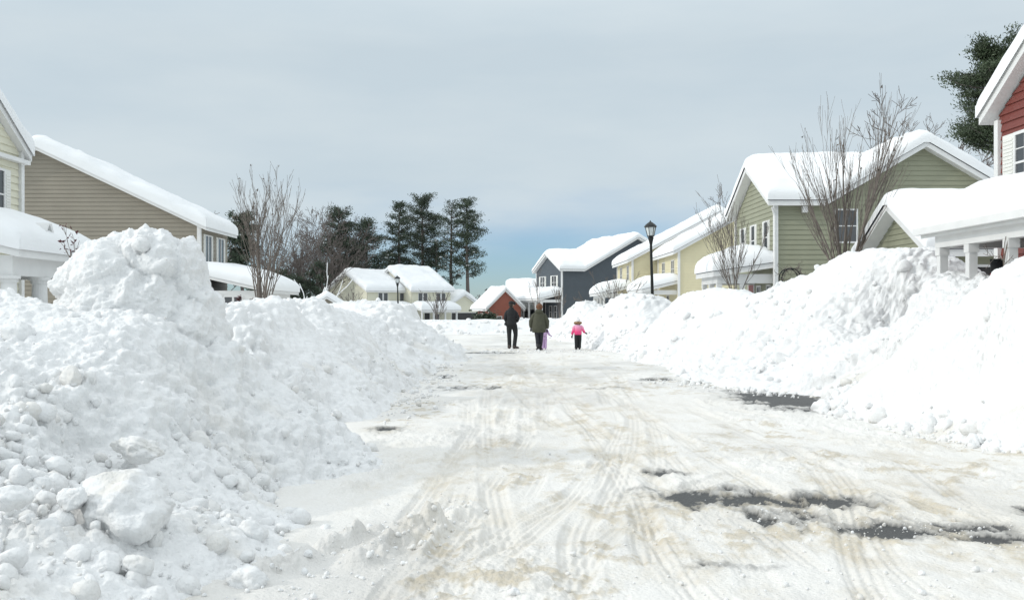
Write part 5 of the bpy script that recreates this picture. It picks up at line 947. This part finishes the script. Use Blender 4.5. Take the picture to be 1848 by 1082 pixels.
m = MB(); m.tube([(-.015, 0, .98), (-.015, 0, .84), (-.01, 0, .77), (-.01, 0, .72)], [(.17, .13), (.175, .13), (.14, .11), (.07, .07)], 18); m.tube([(-.105, 0, .9), (-.105, .02, .7), (-.105, .035, .5), (-.1, .01, .3), (-.095, -.005, .1), (-.095, -.005, .06)], [.105, .098, .08, .075, .07, .075], 16); m.tube([(.085, 0, .9), (.12, .03, .7), (.14, .06, .52), (.115, .0, .3), (.09, -.05, .12), (.09, -.05, .07)], [.105, .1, .082, .075, .07, .072], 16)
o = m.build('trousers', 'dark_trouser', r, True); wrinkle(o, .008, 5)
boot(r, -.1, 0, .15, 1, 'boot_brown'); boot(r, .11, -.05, R(-50), 1, 'boot_brown', .07)
hand(r, (-.15, .18, .97), (.6, .6, -.3), 1, 'skin', 1); hand(r, (.14, .17, .99), (-.2, .6, -.5), 1, 'skin', -1)
# -- woman
r = empty('person', at(972.5, 36.2, .01)); tag(r, 'adult in a long olive parka with auburn hair, walking away', 'person', 'people walking up the street')
J = dict(pel=(0, 0, .88, (.13, .1)), ch=(0, 0, 1.12, (.14, .1)), nk=(0, 0, 1.4, .05), hd=(.02, .0, 1.52, .07), lh=(-.07, 0, .82, .085), lk=(-.06, .03, .48, .055), la=(-.03, 0, .1, .04), rh=(.08, 0, .82, .085), rk=(.08, .06, .48, .055), ra=(.06, .1, .12, .04),
         ls=(-.17, 0, 1.32, .055), le=(-.26, 0, 1.05, .042), lw=(-.28, .05, .82, .03), rs=(.17, 0, 1.32, .055), re=(.28, 0, 1.05, .042), rw=(.29, .04, .8, .03))
skin_body(r, J, E, 'skin')
m = MB(); fr = head(m, (.02, .02, 1.56), .095, 0); m.build('head', 'skin', r, True); face_bits(r, (.02, .02, 1.56), .095, fr)
m = MB(); ball(m, (.02, -.01, 1.57), .12, 20, 14, (1, 1, 1.1)); ball(m, (.02, -.06, 1.5), .09, 18, 10, (1, .8, 1)); o = m.build('hair', 'hair_auburn', r, True); wrinkle(o, .012, 8)
m = MB(); loft(m, [(0, 0, .64, .2, .16), (0, 0, .65, .245, .19), (0, 0, .8, .262, .20), (0, 0, .98, .255, .19), (0, 0, 1.15, .23, .17), (0, 0, 1.26, .205, .155), (0, 0, 1.36, .17, .13), (0, 0, 1.42, .1, .1)], 28)
m.tube([(-.1, 0, 1.33), (-.2, 0, 1.25), (-.29, 0, 1.05), (-.295, .03, .92), (-.28, .05, .82)], [.06, .08, .078, .07, .058], 14); m.tube([(.1, 0, 1.33), (.205, 0, 1.25), (.3, 0, 1.05), (.305, .03, .9), (.295, .04, .78)], [.06, .08, .078, .07, .058], 14)
jk = m.build('parka', 'olive_cloth', r, True); wrinkle(jk, .014, 11)
m = MB(); ball(m, (0, -.07, 1.4), .155, 20, 12, (1, .75, .62)); o = m.build('hood', 'olive_cloth', r, True); wrinkle(o, .02, 12)
m = MB(); m.tube([(-.075, 0, .86), (-.07, .02, .66), (-.06, .03, .48), (-.045, .01, .3), (-.03, 0, .12)], [.1, .095, .075, .07, .065], 16); m.tube([(.08, 0, .86), (.085, .03, .66), (.085, .06, .48), (.075, .08, .3), (.06, .1, .13)], [.1, .095, .078, .07, .065], 16); o = m.build('trousers', 'navy_trouser', r, True)
boot(r, -.03, 0, .2, 1, 'boot', .2); boot(r, .07, .1, -.3, .95, 'boot', .2)
hand(r, (.3, .05, .78), (0, .1, -1), 1.05, 'black_cloth', 1, 'glove'); hand(r, (-.285, .06, .82), (0, .3, -1), 1.05, 'black_cloth', -1, 'glove')
# -- child kept mostly behind the woman
def child(loc, label, H, jacket, trousers, hat, bootm, gl, fur=False, arms=1, rz=0):
    s = H/1.2; r = empty('person', loc, rz); tag(r, label, 'person', 'people walking up the street')
    J = dict(pel=(0, 0, .55*s, (.09*s, .07*s)), ch=(0, 0, .75*s, (.1*s, .07*s)), nk=(0, 0, .93*s, .04*s), hd=(0, 0, 1.02*s, .06*s), lh=(-.055*s, 0, .5*s, .05*s), lk=(-.06*s, .02*s, .3*s, .035*s), la=(-.06*s, 0, .08*s, .03*s), rh=(.055*s, 0, .5*s, .05*s), rk=(.06*s, .04*s, .3*s, .035*s), ra=(.06*s, .03*s, .08*s, .03*s),
             ls=(-.11*s, 0, .86*s, .035*s), le=(-.18*s, 0, .68*s, .028*s), lw=(-.22*s, .03*s, .5*s, .02*s), rs=(.11*s, 0, .86*s, .035*s), re=(.19*s, 0, .72*s, .028*s), rw=(.27*s, .05*s, .62*s, .02*s))
    skin_body(r, J, E, 'skin')
    m = MB(); fr = head(m, (0, .01*s, 1.03*s), .085*s, 0); m.build('head', 'skin', r, True); face_bits(r, (0, .01*s, 1.03*s), .085*s, fr)
    m = MB(); loft(m, [(0, 0, .54*s, .1*s, .08*s), (0, 0, .545*s, .135*s, .105*s), (0, 0, .66*s, .145*s, .115*s), (0, 0, .78*s, .14*s, .11*s), (0, 0, .87*s, .125*s, .1*s), (0, 0, .93*s, .08*s, .07*s)], 22)
    m.tube([(-.1*s, 0, .88*s), (-.15*s, 0, .8*s), (-.185*s, 0, .68*s), (-.21*s, .02*s, .56*s)], [.05*s, .056*s, .05*s, .042*s], 12); m.tube([(.1*s, 0, .88*s), (.15*s, 0, .81*s), (.2*s, .01*s, .71*s), (.25*s, .04*s, .62*s)], [.05*s, .056*s, .05*s, .042*s], 12)
    o = m.build('jacket', jacket, r, True); wrinkle(o, .012, 4)
    m = MB(); m.tube([(0, 0, .6*s), (0, 0, .5*s), (0, 0, .44*s)], [(.11*s, .09*s), (.12*s, .095*s), (.05*s, .06*s)], 16); m.tube([(-.06*s, 0, .56*s), (-.06*s, .01*s, .42*s), (-.06*s, .02*s, .28*s), (-.06*s, 0, .12*s), (-.06*s, 0, .06*s)], [.075*s, .075*s, .065*s, .06*s, .065*s], 14); m.tube([(.06*s, 0, .56*s), (.06*s, .02*s, .42*s), (.06*s, .04*s, .28*s), (.06*s, .03*s, .12*s), (.06*s, .03*s, .06*s)], [.075*s, .075*s, .065*s, .06*s, .065*s], 14); m.build('trousers', trousers, r, True)
    m = MB(); ball(m, (0, 0, 1.06*s), .098*s, 18, 12, (.95, 1, 1)); ball(m, (0, 0, 1.175*s), .034*s, 10, 8); m.build('hat', hat, r, True)
    if fur:
        m = MB(); V = []; c0 = (0, -.02*s, .93*s)
        n = 26; pts = [(.125*s*math.cos(2*math.pi*i/n), -.03*s+.085*s*math.sin(2*math.pi*i/n), .955*s-.02*s*math.sin(2*math.pi*i/n)+.03*s*abs(math.cos(2*math.pi*i/n))) for i in range(n+1)]
        m.tube(pts, .038*s, 10, False); o = m.build('fur_trim', 'fur', r, True); wrinkle(o, .03, 6)
        m = MB(); ball(m, (0, -.04*s, 1.0*s), .07*s, 14, 10, (1, .9, 1)); m.build('hair', 'hair_dark', r, True)
    boot(r, -.06*s, 0, .1, .75*s, bootm, .08); boot(r, .06*s, .03*s, -.1, .75*s, bootm, .08)
    hand(r, (-.212*s, .03*s, .55*s), (-.1, .1, -1), .9*s, gl, -1, 'glove'); hand(r, (.262*s, .045*s, .635*s), (.7, .2, -.5), .8*s, gl, 1, 'glove'); return r
child(at(982, 37.0, .01), 'small child in lilac snow clothes, half hidden behind the parka', 1.0, 'lilac', 'lilac', 'wool_white', 'lilac', 'lilac')
child(at(1043, 36.8, .01), 'child in a pink jacket with fur hood trim and white bobble hat', 1.2, 'pink_jacket', 'dark_trouser', 'wool_white', 'boot', 'black_cloth', fur=True)
